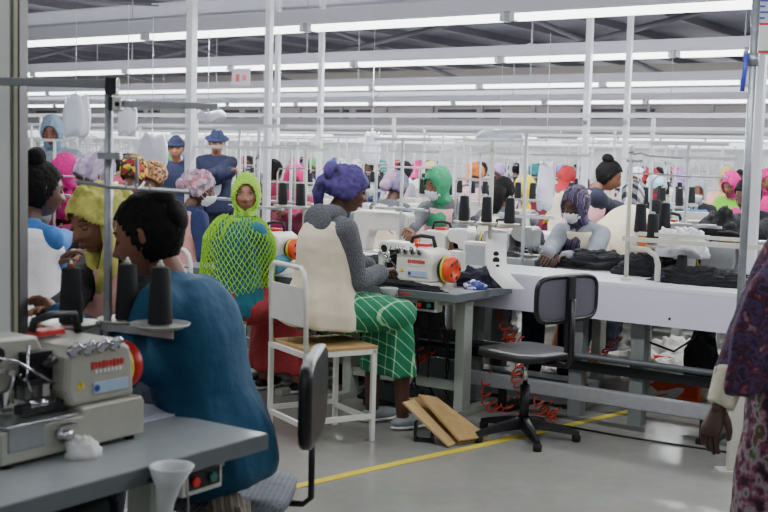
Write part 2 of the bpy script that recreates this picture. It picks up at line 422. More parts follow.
# yellow floor line
mb = MB().m(yellow_paint)
a = atz(272, 492, 0); b_ = atz(400, 463, 0); c = atz(470, 448, 0); d = atz(640, 409, 0)
pts = [a, b_, c, d]
for i in range(3):
    p, q = pts[i], pts[i+1]; n = (q-p).cross(V3((0, 0, 1))).normalized()*.027
    mb.add([(p-n)+V3((0, 0, .001)), (q-n)+V3((0, 0, .001)), (q+n)+V3((0, 0, .001)), (p+n)+V3((0, 0, .001)), (p-n)+V3((0, 0, .003)), (q-n)+V3((0, 0, .003)), (q+n)+V3((0, 0, .003)), (p+n)+V3((0, 0, .003))], [(3, 2, 1, 0), (4, 5, 6, 7), (0, 1, 5, 4), (1, 2, 6, 5), (2, 3, 7, 6), (3, 0, 4, 7)])
tag(mb.build('floor_marking'), 'yellow painted line across the grey floor', 'floor line')
# ============================================================ people
PEOPLE = []
def skin(name, c): return M('skin_'+name, c, .5, 0, .05, 40, .04)
SK = {'a': skin('brown', (128, 84, 64)), 'b': skin('dark_brown', (92, 60, 48)), 'c': skin('light_brown', (156, 106, 82)), 'd': skin('deep_brown', (74, 50, 42))}
lip_m = M('lips', (112, 58, 55), .45); eyew = M('eye_white', (215, 210, 205), .25); iris = M('iris', (20, 14, 12), .2); brow = M('brow', (24, 18, 18), .8)
hair_m = Mpat('hair_black', [(8, 7, 8), (18, 15, 16), (10, 9, 9)], 'wave', 22, .8, bump=.6)
hair_m.node_tree.nodes['Principled BSDF'].inputs['Specular IOR Level'].default_value = .25
def gs(x, c, w): return math.exp(-((x-c)/w)**2)
def head_pt(th, ph, grow=1.0, add=0.0, face=True):
    """th: azimuth (pi/2 = front +y), ph: elevation"""
    x = math.cos(ph)*math.cos(th); y = math.cos(ph)*math.sin(th); z = math.sin(ph)
    rx, ry, rz = .073, .094, .113
    p = V3((x*rx, y*ry, z*rz))
    if z < 0:
        k = -z
        p.x *= 1-.30*k*k; p.y += .012*k
        if y < 0: p.y *= 1-.35*k
    else:
        p.y -= .008*z
    if grow != 1: p *= grow
    if face and y > 0:
        X, Z = p.x, p.z
        p.y += .0215*gs(X, 0, .0105+.004*gs(Z, -.026, .014))*(gs(Z, -.024, .013)+.55*gs(Z, -.004, .02))
        p.y -= .0085*(gs(X, .031, .017)+gs(X, -.031, .017))*gs(Z, .010, .013)
        p.y += .005*(gs(X, .030, .02)+gs(X, -.030, .02))*gs(Z, .030, .009)
        p.y += .004*(gs(X, .042, .018)+gs(X, -.042, .018))*gs(Z, -.02, .018)
        p.y += .0085*gs(X, 0, .021)*(gs(Z, -.051, .0055)+gs(Z, -.0625, .0065)) - .002*gs(X, 0, .02)*gs(Z, -.0565, .003)
        p.y += .008*gs(X, 0, .02)*gs(Z, -.088, .014)
        p.y -= .004*gs(X, 0, .02)*gs(Z, -.073, .006)
    if add: p += V3((x, y, z)).normalized()*add
    return p
def head_mb(mb, Mx, sk, detail=2, eyes='down'):
    n, k = {3: (88, 64), 2: (56, 40), 1: (24, 18)}[detail]
    mb.X = Mx
    rs = []
    mb.m(sk, True)
    for i in range(k+1):
        ph = -math.pi/2+math.pi*(i+.01)/(k+.02); rs.append([head_pt(2*math.pi*j/n, ph) for j in range(n)])
    mb.rings(rs, True)
    for s_ in (-1, 1):
        R = Matrix.Rotation(s_*.25, 3, 'Z')
        mb.ell((s_*.0755, -.004, -.004), (.008, .017, .030), 10, 8, R); mb.ell((s_*.081, -.008, .004), (.005, .013, .017), 8, 6, R); mb.ell((s_*.076, .002, -.028), (.006, .008, .011), 8, 6)
        if detail >= 2:
            y0 = .0765
            if eyes == 'open':
                mb.m(eyew, True).ell((s_*.031, y0+.001, .010), (.0135, .0078, .0065), 14, 10)
                mb.m(iris, True).ell((s_*.031+.001, y0+.0068, .0102), (.0052, .0032, .0054), 10, 8)
                mb.m(brow, True).tube([(s_*.017, y0+.007, .0125), (s_*.026, y0+.0095, .0178), (s_*.037, y0+.0075, .0170), (s_*.045, y0+.001, .0118)], .0014, 5)
            else:
                mb.m(sk, True).ell((s_*.031, y0+.0005, .009), (.0145, .0085, .0085), 14, 10)
                mb.m(brow, True).tube([(s_*.018, y0+.0055, .006), (s_*.027, y0+.008, .002), (s_*.038, y0+.0065, .002), (s_*.045, y0+.0005, .006)], .0015, 5)
            mb.m(brow, True).tube([(s_*.014, .0865, .031), (s_*.026, .0862, .037), (s_*.040, .0775, .036), (s_*.049, .069, .029)], [.0016, .0024, .0022, .001], 5)
            mb.m(iris, True).ell((s_*.006, .1035, -.0335), (.003, .003, .002), 6, 5)
    if detail >= 2:
        mb.m(lip_m, True).tube([(-.021, .0855, -.0565), (-.010, .0955, -.0525), (0, .0985, -.0535), (.010, .0955, -.0525), (.021, .0855, -.0565)], [.0012, .0035, .0038, .0035, .0012], 8)
        mb.tube([(-.020, .0855, -.0575), (-.009, .0950, -.0622), (.009, .0950, -.0622), (.020, .0855, -.0575)], [.0012, .0046, .0046, .0012], 8)
    mb.X = None
def frame(o, yv, zv):
    y = V3(yv).normalized(); x = y.cross(V3(zv)).normalized(); z = x.cross(y)
    return Matrix(((x.x, y.x, z.x, o.x), (x.y, y.y, z.y, o.y), (x.z, y.z, z.z, o.z), (0, 0, 0, 1)))
def hand_mb(mb, Mx, side, sk, curl=.6, n=7):
    """wrist at origin, fingers along +y, palm normal -z; side +1 right hand (thumb to -x)"""
    mb.X = Mx; mb.m(sk, True)
    mb.rings([[V3((a*math.cos(t), y, b*math.sin(t))) for t in [2*math.pi*j/12 for j in range(12)]] for y, a, b in ((-.02, .024, .019), (.0, .025, .018), (.03, .034, .017), (.06, .040, .0155), (.085, .039, .012), (.093, .030, .008))])
    L = ((-.029, .068, 0.95), (-.0095, .076, 1.0), (.0105, .070, 1.02), (.029, .055, 1.05))
    for fx_, ln, cu in L:
        fx_ = fx_*side; p = V3((fx_, .075, 0)); a = -.15; pts = [p]; 
        for seg, f in ((.45, .55), (.32, 1.0), (.23, .8)):
            a -= curl*f*cu*.8; p = p+V3((fx_*.05, math.cos(a), math.sin(a)))*ln*seg*1.05; pts.append(p)
        mb.tube([pts[0]-V3((0, .02, 0)), pts[0], (pts[0]+pts[1])/2, pts[1], (pts[1]+pts[2])/2, pts[2], pts[3], pts[3]+(pts[3]-pts[2]).normalized()*.004], [.009, .0098, .0088, .0092, .0082, .0084, .0072, .003], n)
    pts = [V3((-.018*side, .012, -.004)), V3((-.040*side, .034, -.012)), V3((-.052*side, .058, -.022)), V3((-.050*side, .082, -.034)), V3((-.047*side, .088, -.037))]
    mb.tube(pts, [.015, .0135, .0105, .0085, .004], n)
    mb.X = None
def ik(a, b, l1, l2, pole):
    d = b-a; L = min(d.length, (l1+l2)*.995); dn = d.normalized(); b = a+dn*L
    x = (l1*l1-l2*l2+L*L)/(2*L); h = math.sqrt(max(0, l1*l1-x*x))
    pl = V3(pole); pl = (pl-dn*pl.dot(dn)).normalized()
    return a+dn*x+pl*h, b
def limb(mb, pts, rad, n=14):
    """tapered tube with spheres at the joints; closed solids for remeshing"""
    for i in range(len(pts)-1):
        p, q = pts[i], pts[i+1]; r0, r1 = rad[i], rad[i+1]
        m_ = p.lerp(q, .35); rm = (r0*.6+r1*.4)*1.06
        mb.tube([p, m_, q], [r0, rm, r1], n)
    for p, r in zip(pts, rad): mb.ell(p, r*1.0, n, 10)
TORSO = [(-.12, .105, .088), (-.08, .148, .112), (-.01, .168, .122), (.06, .152, .110), (.14, .122, .092), (.22, .126, .098), (.30, .142, .108), (.36, .150, .102), (.41, .140, .084), (.44, .100, .066), (.465, .060, .054)]
def torso_rings(S, off=0, t0=-.2, t1=.6, flare=0, n=28, prof=None, lump=0, seed=0):
    rs = []
    for t, rx, ry in (prof or TORSO):
        if t < t0 or t > t1: continue
        c, X, Y = S.spine(t); k = max(0, (.12-t))*flare
        ring = []
        for j in range(n):
            a = 2*math.pi*j/n; lm = lump*math.sin(a*7+seed+t*9)*max(0, .35-t)
            ex = abs(math.cos(a))**.9*math.copysign(1, math.cos(a)); ey = abs(math.sin(a))**.9*math.copysign(1, math.sin(a))
            ring.append(c+X*ex*(rx+off+k+lm)+Y*ey*(ry+off+k+lm))
        rs.append(ring)
    return rs
class Sk:
    """skeleton in the person's own frame: x right, y the way the hips face, z up; origin on the floor under the pelvis"""
    def __init__(s, pose, seat, lean, turn, side, neck_fwd, head, hands, kneel=None, hgt=1.0, legs=None, pole=.28, arm=(.285, .25)):
        s.sit = pose == 'sit'; s.h = hgt
        s.pel = V3((0, 0, (seat+.095) if s.sit else .88))
        s.lean = lean; s.turn = turn; s.side = side
        s.nb = s.spine(.47)[0]
        c, X, Y = s.spine(.415)
        s.sh = [c-X*.150, c+X*.150]
        up = (s.spine(.47)[0]-s.spine(.40)[0]).normalized()
        s.neck_top = s.nb + (up*.5+V3((0, 0, .5))).normalized()*.06 + Y*neck_fwd
        hy, hp, hr = head
        R = Matrix.Rotation(hy, 3, 'Z') @ Matrix.Rotation(-hp, 3, 'X') @ Matrix.Rotation(hr, 3, 'Y')
        s.HR = R
        s.hc = s.neck_top + R @ V3((0, .022, .098))
        s.HM = Matrix.Translation(s.hc) @ R.to_4x4()
        s.arms = []
        for i, sd in enumerate((-1, 1)):
            tgt = hands[i] if hands and hands[i] is not None else None
            if tgt is None:
                tgt = s.sh[i]+V3((sd*.09, .06, -.50))
                if s.sit: tgt = s.sh[i]+V3((-sd*.03, .34, -.28))
            e, w = ik(s.sh[i], V3(tgt), arm[0], arm[1], V3((sd*pole, -.35, -1)))
            s.arms.append((s.sh[i], e, w))
        s.legs = []
        for i, sd in enumerate((-1, 1)):
            hip = s.pel+V3((sd*.085, 0, -.02))
            if legs: k = V3(legs[i][0]); an = V3(legs[i][1])
            elif s.sit:
                k = hip+V3((sd*.05, .41, -.02)); an = V3((k.x-sd*.02, k.y+.04-(.05 if sd < 0 else 0), .085))
            else:
                k = hip+V3((sd*.02, .03, -.40)); an = V3((hip.x+sd*.03, -.02+.05*sd, .085))
            s.legs.append((hip, k, an))
    def spine(s, t):
        f = max(0, min(1, (t+.02)/.5)); a = s.lean*(.55+.45*f)
        X = V3((math.cos(s.turn*f), math.sin(s.turn*f), 0))
        a_in = s.lean*.75
        c = s.pel+V3((math.sin(s.side)*t, math.sin(a_in*(.8+.2*f))*t, math.cos(a_in*(.8+.2*f))*t))
        up = V3((math.sin(s.side), math.sin(a), math.cos(a))).normalized(); Y = up.cross(X).normalized(); X = Y.cross(up).normalized()
        return c, X, Y
def body_mesh(S, sk, vox, detail, eyes, curl, name='body'):
    mb = MB().m(sk)
    mb.rings(torso_rings(S, -.004))
    mb.tube([S.nb-V3((0, 0, .05)), S.nb, S.neck_top, S.hc-(S.HR @ V3((0, .0, .03)))], [.06, .052, .047, .050], 14)
    for a in S.arms: limb(mb, a, (.046, .036, .025)); mb.tube([S.nb-V3((0, 0, .02)), a[0]+V3((0, 0, .004))], [.045, .040], 12)
    for l in S.legs: limb(mb, l, (.084, .056, .036))
    for (hip, k, an) in S.legs:
        mb.ell(an+V3((0, .05, -.045)), (.040, .105, .034), 14, 10)
    me = remesh(mb, name, vox, 2, sk)
    hb = MB(); head_mb(hb, S.HM, sk, detail, eyes)
    for i, (a, e, w) in enumerate(S.arms):
        d = (w-e).normalized(); sd = 1 if i else -1
        hand_mb(hb, frame(w-d*.005, d, V3((sd*-.5, .2, 1)) if abs(d.z) < .8 else V3((sd*1, .0, 0))), sd, sk, curl)
    return join_mb(me, hb)
def shirt(S, vox, mat, off=.016, sleeve=1.0, t0=-.1, collar=True, hem=.02, lump=.004, name='shirt'):
    mb = MB().m(mat); pr = [(t, a, b) for t, a, b in TORSO if t >= t0]
    mb.rings(torso_rings(S, off, t0=t0, flare=hem*3, lump=lump*3))
    for a, e, w in S.arms:
        w2 = e.lerp(w, sleeve) if sleeve <= 1 else w
        limb(mb, (a, e, w2), (.047+off*.65, .038+off*.75, .030+off*.6)); mb.tube([S.nb-V3((0, 0, .02)), a+V3((0, 0, .004))], [.050+off*.5, .043+off*.6], 12)
        dw = (w2-e).normalized(); mb.tube([w2-dw*.03, w2+dw*.006], [.036+off*.6, .034+off*.5], 14)
    if collar: mb.tube([S.nb-V3((0, 0, .03)), S.nb+V3((0, 0, .025))], [.075, .064], 16)
    return remesh(mb, name, vox, 3, mat)
def ragged(me, amp, freq=9, seed=0, thr=None):
    """cloth folds pushed into a mesh along its normals"""
    nr = [v.normal.copy() for v in me.vertices]; co = [v.co.copy() for v in me.vertices]; out = []
    for p, n_ in zip(co, nr):
        q = V3((p.x*freq+seed, p.y*freq, p.z*.45*freq)); w = amp*(noise.noise(q)*1.6+.5*abs(noise.noise(q*2.3))); out += [p.x+n_.x*w, p.y+n_.y*w, p.z+n_.z*w]
    me.vertices.foreach_set('co', out)
    me.update(); return me
def skirt(S, vox, mat, length=.36, off=.03, name='skirt', flare=.03):
    mb = MB().m(mat)
    mb.rings(torso_rings(S, off*.8, t0=-.12, t1=.1))
    if S.sit:
        for l in S.legs: limb(mb, (l[0], l[1]), (.10+off*.4, .068+off*.5))
        h = (S.legs[0][0]+S.legs[1][0])/2; k = (S.legs[0][1]+S.legs[1][1])/2
        wx = abs(S.legs[1][1].x-S.legs[0][1].x)/2
        def rg(c, a, b, X=V3((1, 0, 0)), Y=V3((0, 0, 1)), n=24): return [c+X*a*math.cos(2*math.pi*j/n)+Y*b*math.sin(2*math.pi*j/n) for j in range(n)]
        mb.rings([rg(h+V3((0, -.05, 0)), .16, .085), rg(h+V3((0, .12, 0)), .165, .09), rg(k+V3((0, -.08, 0)), wx+.075, .072), rg(k+V3((0, .02, 0)), wx+.07, .062), rg(k+V3((0, .06, -.01)), wx+.04, .03)])
        d = V3((0, 0, -1)); mid = (S.legs[0][2]+S.legs[1][2])/2
        ff = V3((k.x, k.y, k.z)); dn = (V3((mid.x, mid.y, k.z-.4))-ff)
        rr = []
        for f in (0, .3, .65, 1.0):
            c = ff+V3((dn.x, dn.y, 0))*f*.6+d*length*f
            n = 30; rr.append([c+V3(((wx+.07+flare*f)*math.cos(2*math.pi*j/n), (.075+flare*1.3*f)*math.sin(2*math.pi*j/n), 0))*(1+.10*f*math.sin(j*2*math.pi/n*6)) for j in range(n)])
        mb.rings(rr)
    else:
        z0 = S.pel.z; n = 30; rr = []
        for f in (0, .35, .7, 1.0):
            rr.append([V3(((.165+off+flare*f)*math.cos(2*math.pi*j/n), (.12+off+flare*f)*math.sin(2*math.pi*j/n), z0-f*length))*1 for j in range(n)])
        mb.rings(rr)
    return remesh(mb, name, vox, 3, mat)
def trousers(S, vox, mat, off=.016, name='trousers'):
    mb = MB().m(mat); mb.rings(torso_rings(S, off*.8, t0=-.12, t1=.1))
    for l in S.legs: limb(mb, (l[0], l[1], l[1].lerp(l[2], .92)), (.092+off*.5, .064+off, .050+off))
    return remesh(mb, name, vox, 3, mat)
def vest(S, vox, mat, off=.034, t0=-.1, name='vest', deep=True):
    """sleeveless smock: torso shell that stops at the shoulders"""
    mb = MB().m(mat)
    prof = [(-.10, .160, .122), (-.02, .168, .124), (.06, .156, .114), (.14, .138, .102), (.22, .134, .103), (.30, .136, .110), (.36, .134, .104), (.41, .124, .078), (.445, .092, .060)]
    mb.rings(torso_rings(S, off, t0=t0, flare=.12, prof=prof, lump=.02))
    return remesh(mb, name, vox, 2, mat)
# ---- head wear, in head coordinates
def shell(S, mat, keep, grow=1.12, folds=.003, n=56, k=40, face=False, thick=.004, freq=9, seed=0, name='scarf', bulge=None, back=0):
    bm = bmesh.new(); grid = []
    for i in range(k+1):
        ph = -math.pi/2+math.pi*(i+.01)/(k+.02); row = []
        for j in range(n):
            th = 2*math.pi*j/n; d = V3((math.cos(ph)*math.cos(th), math.cos(ph)*math.sin(th), math.sin(ph)))
            p = head_pt(th, ph, 1, 0, face); p = p*grow
            w = noise.noise(d*2.2+V3((seed, 0, 0)))
            p += d*(folds*math.sin(freq*(d.z*1.3+d.x*.8*(1 if seed % 2 else -1)+w*.9)+seed)+folds*1.2*w)
            if back and d.y < 0: p += V3((0, -1, .25))*back*(-d.y)**1.5
            if bulge: p += d*bulge(d)
            row.append((bm.verts.new(S.HM @ p), d))
        grid.append(row)
    for i in range(k):
        for j in range(n):
            q = [grid[i][j], grid[i][(j+1) % n], grid[i+1][(j+1) % n], grid[i+1][j]]
            dm = sum((a[1] for a in q), V3())/4
            if keep(dm.normalized()): bm.faces.new([a[0] for a in q])
    for v in [v for v in bm.verts if not v.link_faces]: bm.verts.remove(v)
    for f in bm.faces: f.smooth = True
    bmesh.ops.recalc_face_normals(bm, faces=bm.faces)
    r = bmesh.ops.solidify(bm, geom=list(bm.faces), thickness=-thick)
    me = bpy.data.meshes.new(name); bm.to_mesh(me); bm.free(); me.materials.append(mat)
    for p in me.polygons: p.use_smooth = True
    return me
def face_oval(d, w=.70, top=.55, bot=-.88):
    if d.y < .18: return False
    c = (top+bot)/2; h = (top-bot)/2
    return (d.x/w)**2+((d.z-c)/h)**2 < 1
def hijab_keep(d): return not face_oval(d) and d.z > -.93
def turban_keep(d): return d.z > (-.45-.0*d.y if d.y < .0 else -.45+.95*min(1, d.y*1.15))
def hair_keep(d): return d.z > (-.62 if d.y < -.12 else -.62+1.22*min(1, (d.y+.12)*1.4)) 
def drape_mb(S, mat, rad=.2, drop=.20, front=.05):
    mb = MB().m(mat, True); n = 32
    c0 = S.HM @ V3((0, -.004, -.055)); c1 = S.HM @ V3((0, .0, -.115)); c2, X, Y = S.spine(.45); c3_, X3, Y3 = S.spine(.45-drop*.45); c4, X4, Y4 = S.spine(.45-drop)
    HX = S.HR @ V3((1, 0, 0)); HY = S.HR @ V3((0, 1, 0)); rs = []
    def rg(c, X, Y, a, b, k=0, yo=0): return [c+Y*yo+X*a*math.cos(t)*(1+k*math.sin(7*t))+Y*b*math.sin(t)*(1+k*math.sin(7*t+1)) for t in [2*math.pi*j/n for j in range(n)]]
    rs = [rg(c0, HX, HY, .070, .082), rg(c1, HX, HY, .066, .076, .03), rg(c2+V3((0, 0, .03)), X, Y, .080, .080, .05), rg(c2-V3((0, 0, .012)), X, Y, .13*rad/.2, .092, .05), rg(c3_, X3, Y3, rad*.93, .125, .05, front*.3), rg(c4, X4, Y4, rad, .145, .06, front*.5)]
    mb.rings(rs); return mb
def person(name, label, headpx, D, facing, pose='sit', lean=.22, turn=0, side=0, head=(None, .3, 0), hands=None, skn='a', garb=(), detail=2, vox=.012, eyes='down', curl=.6, seat=.5, hgt=1.0, neckf=.03, legs=None, group=None, pole=.28, arm=(.285, .25)):
    """headpx,D: where the photo shows the head centre. facing: direction the hips face. head[0]: direction the face looks (world vector) or None"""
    fa = math.atan2(-facing[0], facing[1])
    hc = at(headpx[0], headpx[1], D)
    hy = 0
    if head[0] is not None:
        ha = math.atan2(-head[0][0], head[0][1]); hy = ha-fa
        hy = (hy+math.pi) % (2*math.pi)-math.pi
    S = Sk(pose, seat, lean, turn, side, neckf, (hy, head[1], head[2]), None)
    R = Matrix.Rotation(fa, 3, 'Z'); dz = hc.z-S.hc.z
    sc_ = 1.0
    if pose == 'sit':
        seat2 = seat+max(-.12, min(.12, dz))
    else:
        seat2 = seat; sc_ = max(.8, min(1.15, hc.z/S.hc.z))
    root = hc-R @ (S.hc*sc_); root.z = 0
    inv = lambda p: (R.transposed() @ (V3(p)-root))/sc_
    hl = [inv(h) if h is not None else None for h in hands] if hands else None
    S = Sk(pose, seat2, lean, turn, side, neckf, (hy, head[1], head[2]), hl, legs=legs, pole=pole, arm=arm)
    print('PERSON', name, label[:40], 'dz %.2f seat %.2f sc %.2f root %s' % (dz, seat2, sc_, tuple(round(c, 2) for c in root)))
    t = thing(name, label, 'person', root, fa, group); t.scale = (sc_,)*3
    def link(me, nm, par=t, lab=None):
        me.name = nm; o = bpy.data.objects.new(nm, me); COL.objects.link(o); o.parent = par
        if lab: o['label'] = lab
        return o
    bo = link(body_mesh(S, SK[skn], vox, detail, eyes, curl), 'body')
    for g in garb:
        k = g[0]; m = g[1]; kw = g[2] if len(g) > 2 else {}
        if k == 'shirt': link(ragged(shirt(S, vox, m, **kw), .006, 9, 1), kw.get('name', 'shirt'))
        elif k == 'vest': link(ragged(vest(S, vox, m, **kw), .006, 8, 2), kw.get('name', 'vest'))
        elif k == 'skirt': link(ragged(skirt(S, vox, m, **kw), .008, 10, 3), 'skirt')
        elif k == 'trousers': link(ragged(trousers(S, vox, m, **kw), .005, 10, 3), 'trousers')
        elif k == 'shoes':
            for (hip, kn, an) in S.legs:
                q = MB().m(m, True).ell(an+V3((0, .05, -.045)), (.046, .12, .038), 16, 10).m(white_plastic).ell(an+V3((0, .05, -.072)), (.05, .126, .013), 16, 6)
                link(q.mesh('shoe'), 'shoe')
        elif k == 'hijab':
            h = link(shell(S, m, hijab_keep, 1.13, .0035, seed=kw.get('seed', 1), back=kw.get('back', .012), name='headscarf'), 'headscarf')
            if kw.get('drape', True): link(drape_mb(S, m, kw.get('rad', .19), kw.get('drop', .2)).mesh('scarf_drape'), 'scarf_drape', h)
        elif k == 'turban':
            h = link(shell(S, m, turban_keep, 1.14, .005, seed=kw.get('seed', 2), back=kw.get('back', .03), name='headscarf'), 'headscarf')
            kb = MB().m(m, True); kb.X = S.HM
            for c, r in kw.get('knots', (((0, -.135, .03), (.045, .035, .04)),)): kb.ell(c, r, 16, 12)
            for pts, rr in kw.get('tails', ()): kb.tube(pts, rr, 10)
            link(kb.mesh('scarf_knot'), 'scarf_knot', h)
        elif k == 'hair':
            h = link(shell(S, m, hair_keep, 1.07, .002, seed=3, back=.012, freq=30, name='hair', thick=.006), 'hair')
            if kw.get('bun'):
                kb = MB().m(m, True); kb.X = S.HM
                for c, r in kw['bun']: kb.ell(c, r, 18, 12)
                link(kb.mesh('hair_bun'), 'hair_bun', h)
            if kw.get('tail'):
                kb = MB().m(m, True); kb.X = S.HM
                for pts, rr in kw['tail']: kb.tube(pts, rr, 10)
                link(kb.mesh('ponytail'), 'ponytail', h)
        elif k == 'mask':
            def mk(d): return d.y > .25 and -.80 < d.z < -.06 - .25*abs(d.x) and abs(d.x) < .8
            h = link(shell(S, m, mk, 1.10, .001, face=False, name='face_mask', bulge=lambda d: .018*gs(d.x, 0, .35)*gs(d.z, -.3, .3)), 'face_mask')
            kb = MB().m(m, True); kb.X = S.HM
            for s_ in (-1, 1):
                kb.tube([(s_*.055, .065, -.02), (s_*.075, .03, .0), (s_*.082, -.01, .015)], .0018, 5); kb.tube([(s_*.052, .065, -.062), (s_*.07, .03, -.04), (s_*.082, -.01, -.02)], .0018, 5)
            link(kb.mesh('ear_loop'), 'ear_loop', h)
        elif k == 'cap':
            h = link(shell(S, m, lambda d: d.z > .22, 1.12, .001, name='cap'), 'cap')
            kb = MB().m(kw.get('brim', m), True); kb.X = S.HM; kb.lathe([(.075, .02), (.112, .008), (.120, .018), (.114, .024), (.08, .045)], (0, 0, .02)); link(kb.mesh('brim'), 'brim', h)
    PEOPLE.append((root.x, root.y))
    return t, S, R, root, sc_
# ============================================================ machines, tables, chairs (own frames: x operator's right, y away from the operator)
mach_grey = M('machine_grey', (172, 172, 160), .35, .15, .06, 30, .05)
mach_cream = M('machine_cream', (222, 220, 210), .35, .05, .05, 30, .04)
def overlock(label, loc, rotz, body=mach_cream, wheel=orange_plastic, detail=2, group=None, name='overlock_machine', ztop=None):
    t = thing(name, label, 'sewing machine', loc, rotz, group)
    m = MB().m(body)      # base: low box, raised right side
    m.prism([(-.23, 0), (-.23, .075), (-.225, .085), (.0, .085), (.0, .105), (.19, .105), (.20, .09), (.20, 0)], 'y', -.10, .13)
    m.build('base', t, .006)
    m = MB().m(body)      # upper body: big rounded casing on the right
    m.prism([(-.02, .106), (-.035, .15), (-.03, .235), (-.01, .262), (.12, .268), (.165, .245), (.175, .20), (.18, .106)], 'y', -.085, .125)
    m.build('housing', t, .012)
    m = MB().m(body)      # head over the needle
    m.prism([(-.20, .15), (-.205, .27), (-.185, .29), (-.05, .285), (-.03, .24), (-.06, .20), (-.12, .185), (-.13, .15)], 'y', .0, .11)
    m.build('needle_head', t, .008)
    MB().m(dark_metal, True).lathe([(0, 0), (.055, .0), (.064, .012), (.064, .022), (.05, .03), (0, .03)], (.181, .02, .17), (1, 0, 0)).build('belt_guard', t)
    m = MB().m(wheel, True).lathe([(.0, .0), (.058, .0), (.066, .006), (.066, .03), (.055, .04), (.03, .04), (.028, .03), (0, .03)], (.214, .02, .17), (1, 0, 0), 28)
    for k in range(5):
        a = k*2*math.pi/5; m.m(black_plastic).cyl((.2555, .02+.043*math.cos(a), .17+.043*math.sin(a)), (.2545, .02+.043*math.cos(a), .17+.043*math.sin(a)), .010, n=8)
    m.build('handwheel', t)
    MB().m(yellow_paint, True).lathe([(.045, 0), (.068, 0), (.068, .008), (.045, .008)], (.2125-.008, .02, .17), (1, 0, 0), 24).build('wheel_ring', t)
    m = MB().m(steel); m.box((-.12, -.05, .093), (.20, .12, .008)).box((-.16, -.10, .06), (.10, .006, .06)); m.build('cloth_plate', t, .002)
    m = MB().m(steel, True)
    m.cyl((-.15, .03, .165), (-.15, .03, .115), .005, n=8).cyl((-.13, .03, .165), (-.13, .03, .115), .005, n=8).box((-.14, .02, .108), (.03, .05, .01)).cyl((-.14, .05, .2), (-.14, .02, .11), .008, n=8)
    m.build('presser_foot', t)
    for k in range(4 if detail > 1 else 3):   # tension knobs across the top front
        kb = MB().m(chrome, True).lathe([(0, 0), (.014, 0), (.016, .012), (.010, .02), (.012, .032), (.006, .042), (0, .042)], (-.015+.042*k, -.078+.01*k*0, .245), (0, -.75, .66), 12)
        kb.build('tension_knob', t)
    MB().m(red_plastic).box((.03, .07, .278), (.08, .05, .016)).build('oil_cap', t, .003)
    m = MB().m(dark_metal, True).tube([(-.03, .05, .285), (-.02, .05, .315), (.03, .05, .325), (.10, .05, .32), (.115, .05, .27)], .011, 8); m.build('carry_handle', t)
    m = MB().m(chrome, True)
    m.tube([(-.18, -.01, .25), (-.14, -.045, .235), (-.09, -.05, .20), (-.05, -.06, .17)], .004, 6); m.tube([(-.10, -.03, .27), (-.12, -.05, .19), (-.10, -.05, .13)], .003, 6)
    for k in range(5): m.cyl((-.19+.03*k, -.012, .225-.012*k), (-.19+.03*k, .0, .225-.012*k), .008, n=8)
    m.box((-.09, -.035, .145), (.07, .03, .05)).cyl((-.12, -.055, .125), (-.05, -.055, .125), .012, n=10)
    m.m(black_plastic, True).box((-.07, .0, .20), (.07, .07, .10)).box((-.10, -.03, .16), (.05, .04, .05)).box((-.085, -.05, .115), (.12, .03, .022)).cyl((-.08, -.06, .215), (-.05, -.06, .235), .012, n=8)
    for k in range(4): m.m(steel, True).cyl((-.15+.03*k, -.02, .125), (-.145+.03*k, -.035, .20-.01*k), .0035, n=6)
    m.m(black_plastic).cyl((-.165, -.004, .25), (-.165, .003, .25), .02, n=12)
    m.build('thread_guides', t)
    # front plates and lettering-like badge
    m = MB().m(M('badge_red', (190, 60, 50), .5))
    for k in range(9): m.box((.045+.0115*k, -.0863, .205), (.008, .003, .016 if k % 3 else .02))
    m.m(white_plastic)
    for k in range(7): m.box((.055+.0125*k, -.0863, .188), (.008, .003, .009))
    m.build('maker_badge', t)
    MB().m(M('plate_blue', (165, 185, 210), .4)).box((.10, -.087, .145), (.11, .004, .03)).m(M('plate_ink', (40, 70, 140), .4), True).cyl((.055, -.0905, .145), (.055, -.089, .145), .009, n=14).build('model_plate', t, .001)
    MB().m(yellow_paint).prism([(-.005, .15), (.02, .15), (.0075, .172)], 'y', -.0875, -.0852).m(black_plastic).bx(.0065, .0085, -.0885, -.0875, .155, .166).build('warning_sticker', t)
    m = MB().m(chrome, True).lathe([(0, 0), (.02, 0), (.022, .008), (.012, .014), (.012, .03), (0, .03)], (-.06, -.10, .05), (0, -1, 0), 14).box((-.06, -.12, .072), (.05, .015, .01)); m.build('stitch_regulator', t)
    for x in (-.2, .17):
        for y in (-.075, .105): MB().m(rubber).cyl((x, y, -.012), (x, y, 0), .014, n=10).build('rubber_foot', t)
    return freeze(t)
